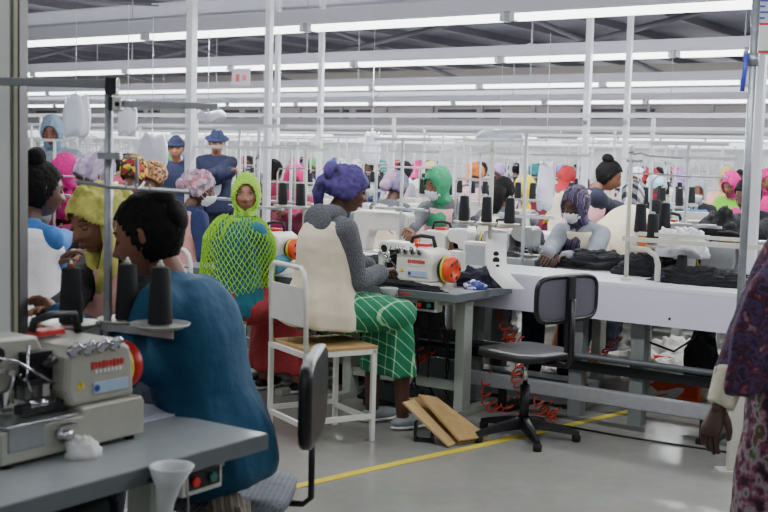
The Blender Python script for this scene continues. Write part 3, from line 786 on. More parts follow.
def lockstitch(label, loc, rotz, body=mach_cream, group=None, name='sewing_machine'):
    t = thing(name, label, 'sewing machine', loc, rotz, group)
    MB().m(body).bx(-.26, .22, -.09, .09, 0, .03).build('bed', t, .006)
    m = MB().m(body); m.prism([(-.25, .15), (-.255, .29), (-.24, .31), (.17, .315), (.21, .29), (.215, .03), (.09, .03), (.085, .12), (.06, .175), (-.16, .185), (-.165, .15)], 'y', -.055, .06); m.build('arm', t, .014)
    MB().m(M('face_plate', (205, 206, 205), .3, .4)).bx(-.262, -.255, -.04, .045, .16, .28).build('face_plate', t, .002)
    MB().m(steel, True).cyl((-.21, 0, .15), (-.21, 0, .06), .005, n=8).cyl((-.19, .02, .15), (-.19, .02, .05), .005, n=8).box((-.2, 0, .04), (.025, .05, .008)).build('presser_foot', t)
    MB().m(M('handwheel_grey', (120, 122, 125), .4), True).lathe([(0, 0), (.05, 0), (.062, .01), (.062, .03), (.03, .045), (0, .045)], (.216, 0, .24), (1, 0, 0), 20).build('handwheel', t)
    m = MB().m(chrome, True)
    for x, z in ((-.13, .25), (-.07, .27), (-.18, .22)): m.lathe([(0, 0), (.014, 0), (.016, .008), (.006, .018), (0, .02)], (x, -.056, z), (0, -1, 0), 12)
    m.build('tension_knob', t)
    m = MB().m(black_plastic, True).tube([(-.22, -.06, .28), (-.1, -.075, .285), (-.02, -.065, .25), (-.01, -.062, .18), (-.06, -.06, .15)], .004, 6); m.build('led_cable', t)
    MB().m(grey_paint).bx(.10, .2, -.0585, -.0555, .07, .16).m(white_plastic).bx(.12, .18, -.0605, -.0585, .11, .15).build('control_panel', t, .001)
    MB().m(M('plate_blue', (165, 185, 210), .4)).bx(-.02, .12, -.058, -.0555, .235, .265).build('model_plate', t)
    return freeze(t)
leg_paint = M('leg_paint', (176, 182, 172), .45, .1, .08, 20, .05)
def table(label, loc, rotz, w=1.05, d=.6, h=.73, group=None, box=True, funnel=True, motor=True, name='sewing_table', cat='table'):
    """near right corner of the top at x=w/2, y=0; top surface at h"""
    t = thing(name, label, cat, loc, rotz, group)
    MB().m(board_edge).bx(-w/2, w/2, 0, d, h-.042, h-.003).m(board_grey).bx(-w/2+.002, w/2-.002, .002, d-.002, h-.003, h).build('table_top', t)
    for s_ in (-1, 1):
        x = s_*(w/2-.13)
        MB().m(leg_paint).bx(x-.03, x+.03, d*.5-.045, d*.5+.045, .04, h-.042).build('leg', t, .004)
        MB().m(leg_paint).bx(x-.03, x+.03, .03, d-.03, 0, .04).build('foot', t, .004)
        MB().m(leg_paint).bx(x-.03, x+.03, .06, d-.06, h-.075, h-.043).build('top_bracket', t)
    MB().m(leg_paint).bx(-w/2+.13, w/2-.13, d*.5-.02, d*.5+.02, .14, .19).build('crossbar', t)
    if motor:
        m = MB().m(dark_metal, True).cyl((.0, d*.45, h-.17), (.22, d*.45, h-.17), .085, n=18).m(M('motor_grey', (95, 100, 105), .4), True).cyl((-.06, d*.45, h-.17), (0, d*.45, h-.17), .06, n=16).box((.1, d*.45, h-.07), (.14, .1, .055)); m.build('motor', t)
        m = MB().m(dark_metal); m.box((0, .17, .09), (.34, .2, .02), Matrix.Rotation(.25, 3, 'X')).box((-.17, .17, .05), (.015, .05, .09)).box((.17, .17, .05), (.015, .05, .09)); m.build('foot_pedal', t)
    if box:
        b = MB().m(M('switch_box', (200, 202, 190), .5)).bx(w/2-.28, w/2-.14, .03, .09, h-.115, h-.043).build('switch_box', t, .004)
        MB().m(black_plastic).bx(w/2-.265, w/2-.155, .024, .03, h-.1, h-.058).build('switch_plate', b)
        MB().m(red_plastic, True).cyl((w/2-.245, .014, h-.079), (w/2-.245, .024, h-.079), .012, n=12).build('stop_button', b)
        MB().m(M('button_green', (40, 110, 90), .4), True).cyl((w/2-.185, .014, h-.079), (w/2-.185, .024, h-.079), .012, n=12).build('start_button', b)
        MB().m(M('badge_red', (190, 60, 50), .5)).bx(w/2-.36, w/2-.29, -.0012, 0, h-.028, h-.018).build('edge_label', t)
    if funnel:
        f = MB().m(M('funnel_white', (196, 200, 202), .4), True)
        f.rings([[V3((w/2-.40+r*math.cos(a), -.055+yo+r*math.sin(a), z+.018)) for a in [2*math.pi*j/20 for j in range(20)]] for r, z, yo in ((.016, h-.19, .03), (.022, h-.10, .02), (.03, h-.06, .01), (.052, h-.012, 0), (.050, h-.010, 0), (.026, h-.055, .01), (.012, h-.10, .02))], True)
        f.m(dark_metal).bx(w/2-.42, w/2-.38, -.03, 0, h-.035, h-.028); f.build('waste_funnel', t)
        m = MB().m(steel, True).tube([(w/2-.350, -.05, h-.0), (w/2-.345, -.055, h-.10), (w/2-.347, -.05, h-.20)], .003, 5); m.build('chain', t)
    return freeze(t)
def cone(p, r=.032, h=.145, parent=None, red=False):
    pass
def spool(label, loc, mat=black_thread, s=1.0, group='black thread cones', r0=.032, r1=.026, h=.145, base=None):
    t = thing('thread_cone', label, 'thread cone', loc, rnd.uniform(0, 6), group)
    MB().m(mat, True).lathe([(0, .006), (r0*.97, .006), (r0, .012), (r1, h), (r1*.8, h+.004), (0, h+.004)], n=24).build('thread', t)
    MB().m(base or M('cone_core', (170, 170, 160), .6), True).lathe([(0, 0), (r0*.8, 0), (r0*.8, .006), (0, .006)], n=18).lathe([(0, h), (r1*.45, h+.004), (.007, h+.014), (0, h+.014)], n=14).build('core', t)
    t.scale = (s,)*3
    return freeze(t)
def stand(label, loc, rotz, n=3, h=.85, arch=True, group=None, plate_z=.14, mat=cream_paint, name='thread_stand', polr=.008):
    """thread stand: base on the table, plates for cones, tall pole, guide arms at the top"""
    t = thing(name, label, 'thread stand', loc, rotz, group)
    MB().m(mat, True).cyl((0, 0, 0), (0, 0, h), polr, n=10).lathe([(0, 0), (.03, 0), (.03, .01), (.012, .02)]).build('pole', t)
    m = MB().m(mat); m.bx(-.22, .22, -.008, .008, plate_z-.012, plate_z)
    if n > 3: m.bx(-.22, .22, -.10, -.084, plate_z-.012, plate_z)
    m.build('cross_arm', t)
    for k in range(n):
        x = -.15+.30*k/(n-1); y = -.0 if n <= 3 else (0 if k % 2 else -.09)
        MB().m(mat, True).lathe([(0, .004), (.05, .004), (.062, .010), (.062, .014), (.048, .008), (.006, .008), (.005, .17), (0, .17)], (x, y-.045, plate_z), n=18).build('spool_plate', t)
    m = MB().m(mat, True)
    m.bx(-.2, .2, -.005, .005, h-.012, h).bx(-.2, .2, -.085, -.078, h-.008, h-.002)
    for x in (-.15, 0, .15): m.tube([(x, 0, h), (x, -.045, h+.012), (x, -.08, h)], .003, 5)
    m.build('guide_arm', t)
    if arch: MB().m(mat, True).tube([(-.24, .0, plate_z+.03), (-.24, 0, plate_z+.22), (-.225, 0, plate_z+.25), (.0, 0, plate_z+.26), (.0, 0, plate_z+.26)], .005, 6).build('wire_arch', t)
    return freeze(t)
def frame_chair(label, loc, rotz, w=.37, d=.38, hs=.50, hb=.90, group=None):
    """white welded tube chair; y = the way the sitter faces, origin centre of seat on the floor"""
    t = thing('tube_chair', label, 'chair', loc, rotz, group); r = .0125
    wm = M('chair_white', (226, 226, 220), .4, 0, .08, 20, .05)
    x0, x1, y0, y1 = -w/2, w/2, -d/2, d/2
    m = MB().m(wm, True)
    m.tube([(x0, y0, hs-.04), (x0, y0-.01, hb-.07), (x0+.015, y0-.012, hb-.025), (x0+.05, y0-.012, hb), (x1-.05, y0-.012, hb), (x1-.015, y0-.012, hb-.025), (x1, y0-.01, hb-.07), (x1, y0, hs-.04)], r, 10)
    m.build('back_frame', t)
    MB().m(wm).bx(x0+.006, x1-.006, y0-.012, y0-.006, hs+.11, hb-.10).build('back_panel', t)
    for x, y, nm in ((x0, y0, 'a'), (x1, y0, 'b'), (x0, y1, 'c'), (x1, y1, 'd')):
        MB().m(wm).bx(x-r, x+r, y-r, y+r, 0, hs-.02).build('leg', t, .003)
    m = MB().m(wm); m.bx(x0-r, x1+r, y0-r, y0+r, hs-.045, hs-.02).bx(x0-r, x1+r, y1-r, y1+r, hs-.045, hs-.02).bx(x0-r, x0+r, y0, y1, hs-.045, hs-.02).bx(x1-r, x1+r, y0, y1, hs-.045, hs-.02)
    m.build('seat_frame', t)
    m = MB().m(wm)
    for y in (y0, y1): m.bx(x0, x1, y-.01, y+.01, .10, .125)
    for x in (x0, x1): m.bx(x-.01, x+.01, y0, y1, .12, .145)
    m.build('stretcher', t)
    MB().m(card).bx(x0-.01, x1+.01, y0+.01, y1+.02, hs-.02, hs-.004).build('seat_board', t, .002)['label'] = 'brown board seat'
    return freeze(t)
def office_chair(label, loc, rotz, hs=.47, back=True, seat_dim=(.42, .42), star_r=.29, mesh=True, rot_star=.3, group=None, back_h=(.22, .5), name='swivel_chair', seat_mat=None):
    t = thing(name, label, 'chair', loc, rotz, group)
    for k in range(5):
        a = rot_star+k*2*math.pi/5; d = V3((math.cos(a), math.sin(a), 0)); n_ = V3((-d.y, d.x, 0))
        lg = MB().m(black_plastic)
        rs = []
        for q, hw, z0, z1 in ((.03, .028, .055, .115), (.15, .024, .05, .09), (star_r-.02, .018, .035, .06), (star_r, .014, .035, .055)):
            c = d*q; rs.append([c+n_*hw+V3((0, 0, z0)), c-n_*hw+V3((0, 0, z0)), c-n_*hw*.6+V3((0, 0, z1)), c+n_*hw*.6+V3((0, 0, z1))])
        lg.rings(rs, True, False); o = lg.build('leg', t)
        MB().m(rubber, True).lathe([(0, 0), (.022, 0), (.024, .03), (.012, .04), (0, .04)], d*(star_r-.015), n=12).build('glide', o)
    MB().m(black_plastic, True).cyl((0, 0, .06), (0, 0, hs-.19), .026, n=14).build('gas_lift_sleeve', t)
    MB().m(chrome, True).cyl((0, 0, hs-.19), (0, 0, hs-.04), .014, n=14).build('gas_lift', t)
    w, d_ = seat_dim
    m = MB().m(seat_mat or M('seat_black', (38, 36, 36), .35, 0, .15, 25, .15), True); n = 32
    def sr(z, k, dz=0): return [V3((k*w/2*abs(math.cos(a))**.45*math.copysign(1, math.cos(a)), k*d_/2*abs(math.sin(a))**.45*math.copysign(1, math.sin(a)), z+dz*abs(math.sin(a)))) for a in [2*math.pi*j/n for j in range(n)]]
    m.rings([sr(hs-.04, .9), sr(hs-.034, .99), sr(hs-.012, 1.0), sr(hs, .96), sr(hs-.004, .6), sr(hs-.006, .1)])
    m.build('seat', t)
    MB().m(dark_metal).bx(-.09, .09, -.1, .1, hs-.06, hs-.04).build('seat_plate', t)
    if back:
        z0, z1 = hs+back_h[0], hs+back_h[1]; y = -d_/2-.05; zc = (z0+z1)/2
        m = MB().m(black_plastic, True).tube([(0, -.05, hs-.05), (0, y-.02, hs-.05), (0, y-.045, hs-.02), (0, y-.045, zc)] if mesh else [(0, -.05, hs-.05), (0, y+.02, hs-.05), (0, y-.005, hs-.03), (0, y-.005, z0+.02)], .016 if mesh else .010, 8)
        if mesh: m.bx(-.026, .026, y-.04, y-.02, z0-.16, z1)
        m.build('back_stem', t)
        bw = .235
        def rr(k): 
            pts = []
            for j in range(40):
                a = 2*math.pi*j/40; pts.append(V3((bw*k*abs(math.cos(a))**.42*math.copysign(1, math.cos(a)), 0, (z1-z0)/2*k*abs(math.sin(a))**.42*math.copysign(1, math.sin(a)))))
            return pts
        c = V3((0, y-.005, zc))
        if mesh:
            out = rr(1.0); m = MB().m(black_plastic, True); m.tube([c+p for p in out]+[c+out[0], c+out[1]], .013, 8); bf = m.build('back_frame', t)
            mesh_m = M('chair_mesh', (98, 94, 108), .9, 0, .3, 300, .15, alpha=.8)
            q = MB().m(mesh_m); q.rings([[c+p+V3((0, -.003, 0)) for p in rr(.97)], [c+p+V3((0, .003, 0)) for p in rr(.97)]], True, False); q.build('back_mesh', bf)
        else:
            q = MB().m(black_plastic, True); q.rings([[c+p+V3((0, dy+.03*(abs(p.x)/bw)**2*0, 0)) for p in rr(k)] for k, dy in ((.93, -.022), (1, -.014), (1, .008), (.94, .018), (.5, .02))]); q.build('backrest', t)
    return freeze(t)
def cloth_heap(label, loc, dims, mat, rotz=0, seed=0, cat='cloth', name='cloth_pile', sub=26, group=None, sharp=.5):
    """crumpled heap resting on a surface"""
    t = MB().m(mat, True); n, k = sub*2, sub
    rs = []
    for i in range(k+1):
        ph = math.pi/2*(1-i/k); ring = []
        for j in range(n):
            th = 2*math.pi*j/n; d = V3((math.cos(ph)*math.cos(th), math.cos(ph)*math.sin(th), math.sin(ph)))
            w = 1+.35*noise.noise(d*2.2+V3((seed*3.1, 0, 0)))+.22*sharp*abs(noise.noise(d*6+V3((0, seed, 0))))*2
            e = (1-abs(d.z))**.5
            ring.append(V3((d.x*dims[0]/2*w, d.y*dims[1]/2*w, max(0, d.z)**.75*dims[2]*w*.8)))
        rs.append(ring)
    rs = rs[::-1]
    t.rings(rs, True)
    o = t.build(name, loc=loc, rotz=rotz); return tag(o, label, cat, group)
# ============================================================ near bench (operator would sit at its right side)
TH = .73
near_tab = table('near grey bench with cone-shaped waste cup on its edge, bottom left corner', uv(-1.92, 1.66), RV, 1.16, .62, TH, motor=True)
near_m = overlock('large pale overlock machine with red handwheel on the near bench at bottom left', uv(-2.225, 1.80, TH+.012), RV, mach_grey, red_plastic); near_m.scale = (1, 1, .93)
# near thread stand
pb = uv(-2.40, 2.12)
t = thing('thread_stand', 'tall grey thread stand behind the large near overlock machine', 'thread stand', (pb.x, pb.y, TH), 0)
def L(p): return V3(p)-V3((pb.x, pb.y, TH))
zt = at(108, 78, pb.y).z-TH
MB().m(galv, True).cyl((0, 0, 0), (0, 0, zt), .0115, n=14).build('pole', t)
MB().m(galv).lathe([(0, 0), (.05, 0), (.05, .008), (.018, .02), (.014, .05)]).build('base_flange', t)
MB().m(M('bar_grey', (130, 134, 136), .4, .5)).box((L(at(-30, 77, 3.1))+L(at(119, 88, 3.1)))/2, ((at(119, 88, 3.1)-at(-30, 77, 3.1)).length, .012, .022)).build('top_rail', t, .002)
m = MB().m(dark_metal); m.box(L(at(112, 86, 3.09)), (.03, .035, .045)).box(L(at(116, 104, 3.09)), (.036, .03, .036)).m(white_plastic).box(L(at(117, 104, 3.06)), (.022, .012, .032)).m(black_plastic, True).cyl(L(at(117, 104, 3.05)), L(at(117, 104, 3.045)), .007, n=12)
m.build('rail_clamp', t, .002)
m = MB().m(M('bar_light', (176, 180, 182), .4, .4)); a, b = L(at(123, 103.5, 3.1)), L(at(218, 107, 3.1)); m.box((a+b)/2, ((b-a).length, .012, .017))
for k in range(4):
    q = a.lerp(b, .12+.26*k); m.m(galv, True).tube([q+V3((0, -.005, -.004)), q+V3((0, -.03, -.012)), q+V3((.01, -.035, -.02))], .002, 5)
m.build('thread_guide_arm', t)
m = MB().m(galv, True); m.box(L(at(110, 156, 3.1)), (.06, .035, .018)).tube([L(at(123, 157, 3.1)), L(at(137, 158, 3.1)), L(at(137, 190, 3.1))], .005, 6).tube([L(at(75, 181, 2.98)), L(at(110, 187, 3.09)), L(at(192, 192, 3.12))], .0055, 8)
for x, y in ((84, 182), (126, 188), (137, 189), (150, 190), (190, 192)): m.tube([L(at(x, y, 3.08)), L(at(x, y-6, 3.08))], .0025, 5)
m.build('lower_guide', t)
plates = [((71, 322), 3.08, (69, 326)), ((127, 318), 3.12, (124, 315)), ((160, 323), 3.0, (159, 320))]
m = MB().m(galv); a, b = L(at(96, 322, 3.09)), L(at(173, 338, 2.96)); d = (b-a); ang = math.atan2(d.y, d.x); m.box((a+b)/2-V3((0, 0, 0)), (d.length, .004, .022), Matrix.Rotation(ang, 3, 'Z'))
a2 = L(at(60, 330, 3.06)); m.box((a2+L(at(100, 330, 3.1)))/2, ((a2-L(at(100, 330, 3.1))).length, .004, .02))
m.build('plate_arm', t)
for i, ((x, y), D, pc) in enumerate(plates):
    c = at(x, y, D); c2 = L(c)-V3((0, 0, .004))
    MB().m(M('plate_tin', (190, 190, 182), .35, .4), True).lathe([(0, -.012), (.06, -.010), (.078, .004), (.080, .004), (.076, -.002), (.058, -.004), (.005, -.004), (.004, .17), (0, .172)], c2, n=28).build('spool_plate', t)
    s_ = spool(['black thread cone with red-brown tip, leftmost on the near thread stand', 'black thread cone in the middle of the near thread stand', 'black thread cone rightmost on the near thread stand'][i], c-V3((0, 0, .008)), black_thread, 1.05, 'thread cones on the near stand', .031, .024, .145, M('core_red', (140, 70, 55), .6) if i == 0 else None)
freeze(t)
# scraps on the near bench
cloth_heap('crumpled white tissue scrap on the near bench in front of the overlock', atz(82, 458, TH), (.075, .05, .06), paper, .3, 3, 'tissue', 'tissue', 12)
p = uv(-2.3, 2.14, TH)
o = MB().m(M('paper_lilac', (196, 200, 214), .8)); o.box((0, 0, .003), (.22, .12, .004)).box((.03, .02, .006), (.2, .1, .002), Matrix.Rotation(.3, 3, 'Z'))
tag(o.build('paper_sheet', loc=p, rotz=RV), 'pale papers lying on the near bench beyond the red handwheel', 'paper')
# grey bag under the near bench
bag = cloth_heap('grey patterned cloth bag standing under the near bench end', V3((uv(-2.12, 2.30).x, uv(-2.12, 2.30).y, 0)), (.26, .24, .6), Mpat('bag_weave', [(120, 112, 100), (84, 78, 74), (150, 142, 128)], 'wave', 14), .5, 5, 'bag', 'cloth_bag', 20, None, .2)
# ============================================================ near swivel chair with its back edge-on
sp = at(309, 505, 3.5)
ch = office_chair('black swivel chair seen edge-on at the bottom centre', (sp.x-.225, 3.45, 0), math.radians(87), .44, True, (.40, .36), .28, False, .5, None, (.155, .425), seat_mat=Mpat('seat_weave', [(120, 124, 134), (92, 94, 102)], 'plaid', 60))
# ============================================================ stool chair by the white bench
sb = atz(527, 438, 0)
office_chair('black swivel chair with grey mesh back beside the white bench', (sb.x-.02, sb.y, 0), math.radians(42), .475, True, (.44, .40), .29, True, .35, None, (.18, .405))
# ============================================================ white conveyor bench
cb = muv()
t = thing('white_bench', 'long white-topped bench running across behind the workers', 'bench', uv(-3.3, 6.1), RU)
def tl(mb): mb.X = None; return mb
wl = M('bench_white', (236, 234, 244), .35, 0, .05, 6, .03)
MB().m(wl).bx(-2.0, 2.6, -.2, .3, .775, .80).build('bench_top', t, .003)
MB().m(M('bench_apron', (222, 219, 236), .4, 0, .05, 4, .03)).bx(-2.0, 2.6, -.2, -.185, .585, .775).bx(-2.0, 2.6, .285, .3, .585, .775).m(black_plastic, True).cyl((.6, -.203, .63), (.6, -.2, .63), .008, n=8).cyl((1.05, -.203, .63), (1.05, -.2, .63), .008, n=8).cyl((1.55, -.203, .63), (1.55, -.2, .63), .008, n=8).build('apron', t)
for x in (-1.9, -.9, -.22, .47, .84, 1.9, 2.5):
    MB().m(grey_paint).bx(x-.04, x+.04, -.12, -.04, 0, .585).build('leg', t, .003)
    if x not in (.47, .84): MB().m(grey_paint).bx(x-.04, x+.04, .18, .26, 0, .585).build('leg', t, .003)
MB().m(M('beam_light', (170, 172, 175), .4, .3)).bx(-1.95, 2.5, -.33, -.27, .14, .215).build('foot_beam', t, .004)
MB().m(dark_metal).bx(-1.95, 2.5, -.135, -.12, .27, .325).build('dark_rail', t)
MB().m(M('rail_grey', (98, 102, 105), .4, .4), True).cyl((-1.95, -.16, .36), (2.5, -.16, .36), .018, n=10).build('roller_rail', t)
MB().m(M('chassis_grey', (110, 116, 118), .5, .2)).bx(-1.8, .5, .0, .16, .03, .17).build('chassis_box', t)
for x in (-1.1, .1, 1.3, 2.2): MB().m(dark_metal).bx(x-.04, x+.04, -.3, .28, .0, .03).bx(x-.02, x+.02, -.31, -.28, .03, .14).build('floor_shoe', t)
m = MB().m(black_plastic, True)
m.tube([(.7, .12, .58), (.8, .05, .46), (1.0, .02, .42), (1.1, .04, .5), (1.12, .1, .58)], .007, 6); m.tube([(.2, -.4, .006), (.9, -.42, .006), (1.7, -.36, .006), (2.3, -.4, .006)], .006, 6)
m.build('power_cable', t)
# ============================================================ row of benches: front side (workers facing away) and back side
cream_tab = table('grey sewing table with bevelled corner holding the orange-wheeled overlock, by the cream-vested worker', uv(-3.715, 5.24), RU, 1.05, .62, TH)
cream_tab['label'] = 'grey sewing table in front of the cream-vested worker in plaid skirt'
cream_m = overlock('cream overlock machine with orange handwheel in front of the plaid-skirted worker', uv(-3.63, 5.45, TH-.085), RU, mach_cream, orange_plastic); cream_m.scale = (1.13,)*3
tab2 = table('grey sewing table in front of the worker in the green net shawl', uv(-4.84, 5.24), RU, 1.05, .62, TH)
mach2 = overlock('cream overlock machine with orange wheel beside the worker in the green net shawl', uv(-4.70, 5.42, TH-.02), RU, mach_cream, orange_plastic)
# red air-hose clutter, cables under the cream table
def coil(p, q, r=.035, n=9, th=.006, wob=.03, seed=1):
    pts = []; N = n*10; rr = random.Random(seed)
    for i in range(N+1):
        f = i/N; c = V3(p).lerp(V3(q), f)+V3((wob*math.sin(f*9+seed), wob*math.cos(f*7), -.12*math.sin(math.pi*f)*(1 if abs(q[2]-p[2]) < .2 else .3)))
        a = 2*math.pi*n*f; pts.append(c+V3((r*math.cos(a), r*.7*math.sin(a), r*.7*math.sin(a+1))))
    return pts
hl = [((519, 340), (520, 395), 6.5, 'hanging behind the swivel chair seat'), ((500, 400), (548, 425), 6.55, 'heaped on the floor by the chair base'), ((484, 375), (505, 410), 6.6, 'below the cream-vested worker\'s table end'), ((540, 395), (556, 440), 6.4, 'right of the swivel chair post'), ((505, 310), (512, 332), 6.8, 'under the white bench corner'), ((412, 330), (428, 352), 6.7, 'under the orange-wheeled machine'), ((580, 345), (612, 338), 6.9, 'below the white bench apron')]
for i, (a, b, D, w) in enumerate(hl):
    pa, pb_ = at(a[0], a[1], D), at(b[0], b[1], D); pa.z = max(pa.z, .07); pb_.z = max(pb_.z, .06)
    m = MB().m(red_hose, True); m.tube(coil((0, 0, 0), tuple(pb_-pa), .028, 8, wob=.02, seed=i), .0055, 5)
    tag(m.build('air_hose', loc=pa), 'red coiled air hose '+w, 'air hose', 'red coiled air hoses')
m = MB().m(black_plastic, True); 
for i in range(6):
    a = at(398+9*i, 318, 6.45+.03*i); b = at(404+11*i, 400, 6.6)
    b.z = max(b.z, .02); mid = (a+b)/2+V3((.05*math.sin(i*2), 0, -.05)); m.tube([a, a.lerp(mid, .5)+V3((.02, 0, 0)), mid, mid.lerp(b, .5)-V3((.03, 0, 0)), b], .006, 6)
tag(m.build('cable_bundle'), 'tangle of black cables under the orange-wheeled overlock', 'cable')
# motor hood / dark machinery rails beneath
m = MB().m(dark_metal); a = uv(-4.35, 5.35); 
m = muv().m(dark_metal).bx(-4.45, -3.5, 5.7, 5.76, .40, .45).bx(-4.45, -3.4, 5.68, 5.74, .29, .34).m(M('panel_green_grey', (104, 116, 114), .5)).bx(-4.3, -3.42, 5.74, 5.8, .10, .26)
tag(m.build('lower_frame'), 'dark lower frame rails behind the legs of the cream-vested worker', 'frame')
# things on the cream table
cloth_heap('black garment pieces heaped on the table left of the orange-wheeled overlock', uv(-3.93, 5.62, TH), (.40, .30, .16), black_cloth, RU, 1, 'cloth', 'cloth_pile')
cloth_heap('dark cut fabric lying in front of the overlock base on the grey table', uv(-3.62, 5.285, TH), (.62, .08, .045), black_cloth, RU, 2, 'cloth', 'cloth_pile')
cloth_heap('black fabric heap right of the orange handwheel on the table corner', uv(-3.33, 5.70, TH), (.24, .20, .12), navy_cloth, RU, 4, 'cloth', 'cloth_pile')
cloth_heap('small blue and white rag beside the orange handwheel', uv(-3.26, 5.55, TH), (.12, .1, .06), Mpat('rag', [(90, 100, 170), (220, 222, 235), (60, 70, 140)], 'voronoi', 40), RU, 6, 'cloth', 'rag', 14)
# pattern paper draped over white bench edge
m = MB().m(paper, True); pr = [at(x, y, D) for x, y, D in ((497, 233, 6.62), (496, 246, 6.60), (496, 262, 6.55), (501, 276, 6.45), (514, 289, 6.33))]
vs = []; fs = []
for i, p in enumerate(pr):
    w = V3((.060, -.0, 0)); vs += [p-w, p+w]
for i in range(4): fs.append((i*2, i*2+1, i*2+3, i*2+2))
m.add(vs, fs, True); o = m.build('pattern_paper'); so = o.modifiers.new('s', 'SOLIDIFY'); so.thickness = .002
m = MB().m(black_plastic, True)
for p, r in ((pr[1].lerp(pr[2], .5), .017), (pr[1].lerp(pr[2], .9), .021), (pr[2].lerp(pr[3], .3), .012)):
    m.ell(p+V3((0, -.006, 0)), (r, .003, r), 10, 6)
mk_ = m.build('ink_print', o)
tag(o, 'white printed paper strip curling over the grey table corner', 'paper')
# ---------------- thread stands of the front side
def station_stand(label, pxpole, D, zb, ztop, plate, n=3, rot=RU, cones=True, zc=None, who='', rp=.013, lab=None):
    p = at(pxpole, 200, D); p.z = zb
    s_ = stand(label, p, rot, n, ztop-zb, True, None, plate-zb, polr=rp)
    if cones:
        for k in range(3):
            q = p+(Matrix.Rotation(rot, 3, 'Z') @ V3((-.15+.15*k, -.045, 0))); q.z = plate+.002
            spool('black thread cone, %s of the three %s' % (['leftmost', 'middle one', 'rightmost'][k] if rot == RU else ['rightmost', 'middle one', 'leftmost'][k], who), q+V3((0, 0, .008)), rnd.choice([black_thread, black_thread, M('navy_thread', (20, 22, 40), .8, 0, .3, 300, .15)]), 1.0, 'thread cones '+who)
    return s_
station_stand('white thread stand with tall pole by the green-hijab worker', 491, 6.62, TH, 1.57, 1.085, who='beside the green-hijab worker')
station_stand('white thread stand in front of the pink-scarfed worker', 305, 7.55, TH, 1.50, 1.11, who='in front of the pink-scarfed worker')
# box behind
b = thing('control_box', 'white control cabinet under the three cones by the green-hijab worker', 'box', at(478, 262, 6.95)*1, RU); b.location.z = .80
MB().m(white_plastic).bx(-.085, .085, -.04, .04, 0, .16).build('cabinet', b, .006); MB().m(M('panel_line', (170, 175, 180), .5)).bx(-.07, .07, -.043, -.04, .02, .14).build('cover', b, .002)
b = thing('control_box', 'pale junction box behind the orange handwheel', 'box', uv(-3.50, 5.74, TH), RU)
MB().m(M('box_grey', (196, 198, 192), .5)).bx(-.045, .045, -.03, .03, 0, .19).build('cabinet', b, .006); MB().m(black_plastic).bx(-.02, .02, -.032, -.03, .12, .15).build('socket', b)
# ---------------- back side of the white bench: tables facing us
BK = RU+math.pi
for i, (u, lab) in enumerate([(-4.55, 'by the worker in green hijab'), (-3.45, 'by the masked worker in striped scarf'), (-2.35, 'under the right-hand pile of machines'), (-1.25, 'at the right edge behind the white bench'), (-5.65, 'before the pink-scarfed worker')]):
    table('grey sewing table behind the white bench '+lab, uv(u, 7.04), BK, 1.05, .5, TH, box=False, funnel=False, motor=u < -4)
overlock('steel-grey overlock machine in front of the masked worker in striped scarf', uv(-3.66, 6.72, TH+.012), BK, M('machine_steel', (170, 172, 172), .3, .5, .08, 30, .08), M('wheel_grey', (120, 124, 126), .4))
lockstitch('cream sewing machine left of the worker in green hijab', uv(-4.72, 6.70, TH+.03), BK)
overlock('grey overlock machine on the bench at right behind the thread cones', uv(-2.62, 6.95, TH+.10), BK, M('machine_steel', (170, 172, 172)), M('wheel_white', (210, 212, 210), .4))
overlock('grey overlock machine at far right behind the black cloth', uv(-2.18, 6.75, TH+.012), BK, M('machine_steel', (170, 172, 172)), M('wheel_grey', (120, 124, 126), .4))
overlock('cream overlock beside the pink apron of the green-hijab worker', uv(-4.15, 6.72, TH-.03), BK, mach_cream, orange_plastic)
# right-hand rack on the white bench
rk = at(625, 300, 6.45); rk.z = .80
t = thing('thread_stand', 'tall white thread stand on the white bench beside the cones at right', 'thread stand', rk, RU)
MB().m(cream_paint, True).cyl((0, 0, 0), (0, 0, at(635, 146, 6.45).z-.8), .012, n=12).lathe([(0, 0), (.03, 0), (.03, .01), (.014, .02)]).build('pole', t)
MB().m(cream_paint).bx(-.03, .75, -.012, .012, .22, .245).bx(.02, .6, .10, .12, .25, .27).bx(-.03, .0, 0, .12, .235, .25).build('cross_arm', t)
m = MB().m(cream_paint, True); m.tube([(.02, 0, .18), (.12, 0, .18), (.17, 0, .15), (.185, 0, .10), (.185, 0, -.0+.01)], .016, 10); m.build('bent_tube', t)
m = MB().m(galv, True); m.box((.02, 0, .67), (.09, .02, .015)).tube([(0, 0, .7), (.05, 0, .715), (.12, -.02, .70), (.3, -.02, .69)], .005, 6).ell((0, 0, .72), .016, 10, 8).tube([(-.0, 0, .60), (.2, .02, .60), (.34, .02, .59)], .004, 6)
m.build('guide_arm', t)
for i, (x, y, D) in enumerate(((640, 233, 6.75), (652, 244, 6.5), (664, 232, 6.8))):
    spool('black thread cone, %s of the three by the white plastic bag' % ['leftmost', 'middle one', 'rightmost'][i], at(x, y, D), black_thread, 1.15, 'thread cones by the plastic bag')
    MBp = MB().m(cream_paint, True).lathe([(0, 0), (.05, 0), (.06, .006), (.06, .008), (0, .004)], at(x, y, D)-V3((0, 0, .009))-rk); o = MBp.build('spool_plate', t)
    # arm that carries the plate back to the pole
q = MB().m(cream_paint, True)
for x, y, D in ((640, 233, 6.75), (652, 244, 6.5), (664, 232, 6.8)): q.tube([at(x, y, D)-V3((0, 0, .012))-rk, V3((0, 0, (at(x, y, D)-rk).z-.03))], .006, 6)
q.build('plate_arm', t)
spool('single black thread cone standing among cloth on the white bench', atz(681, 283, .80), black_thread, 1.05, None)
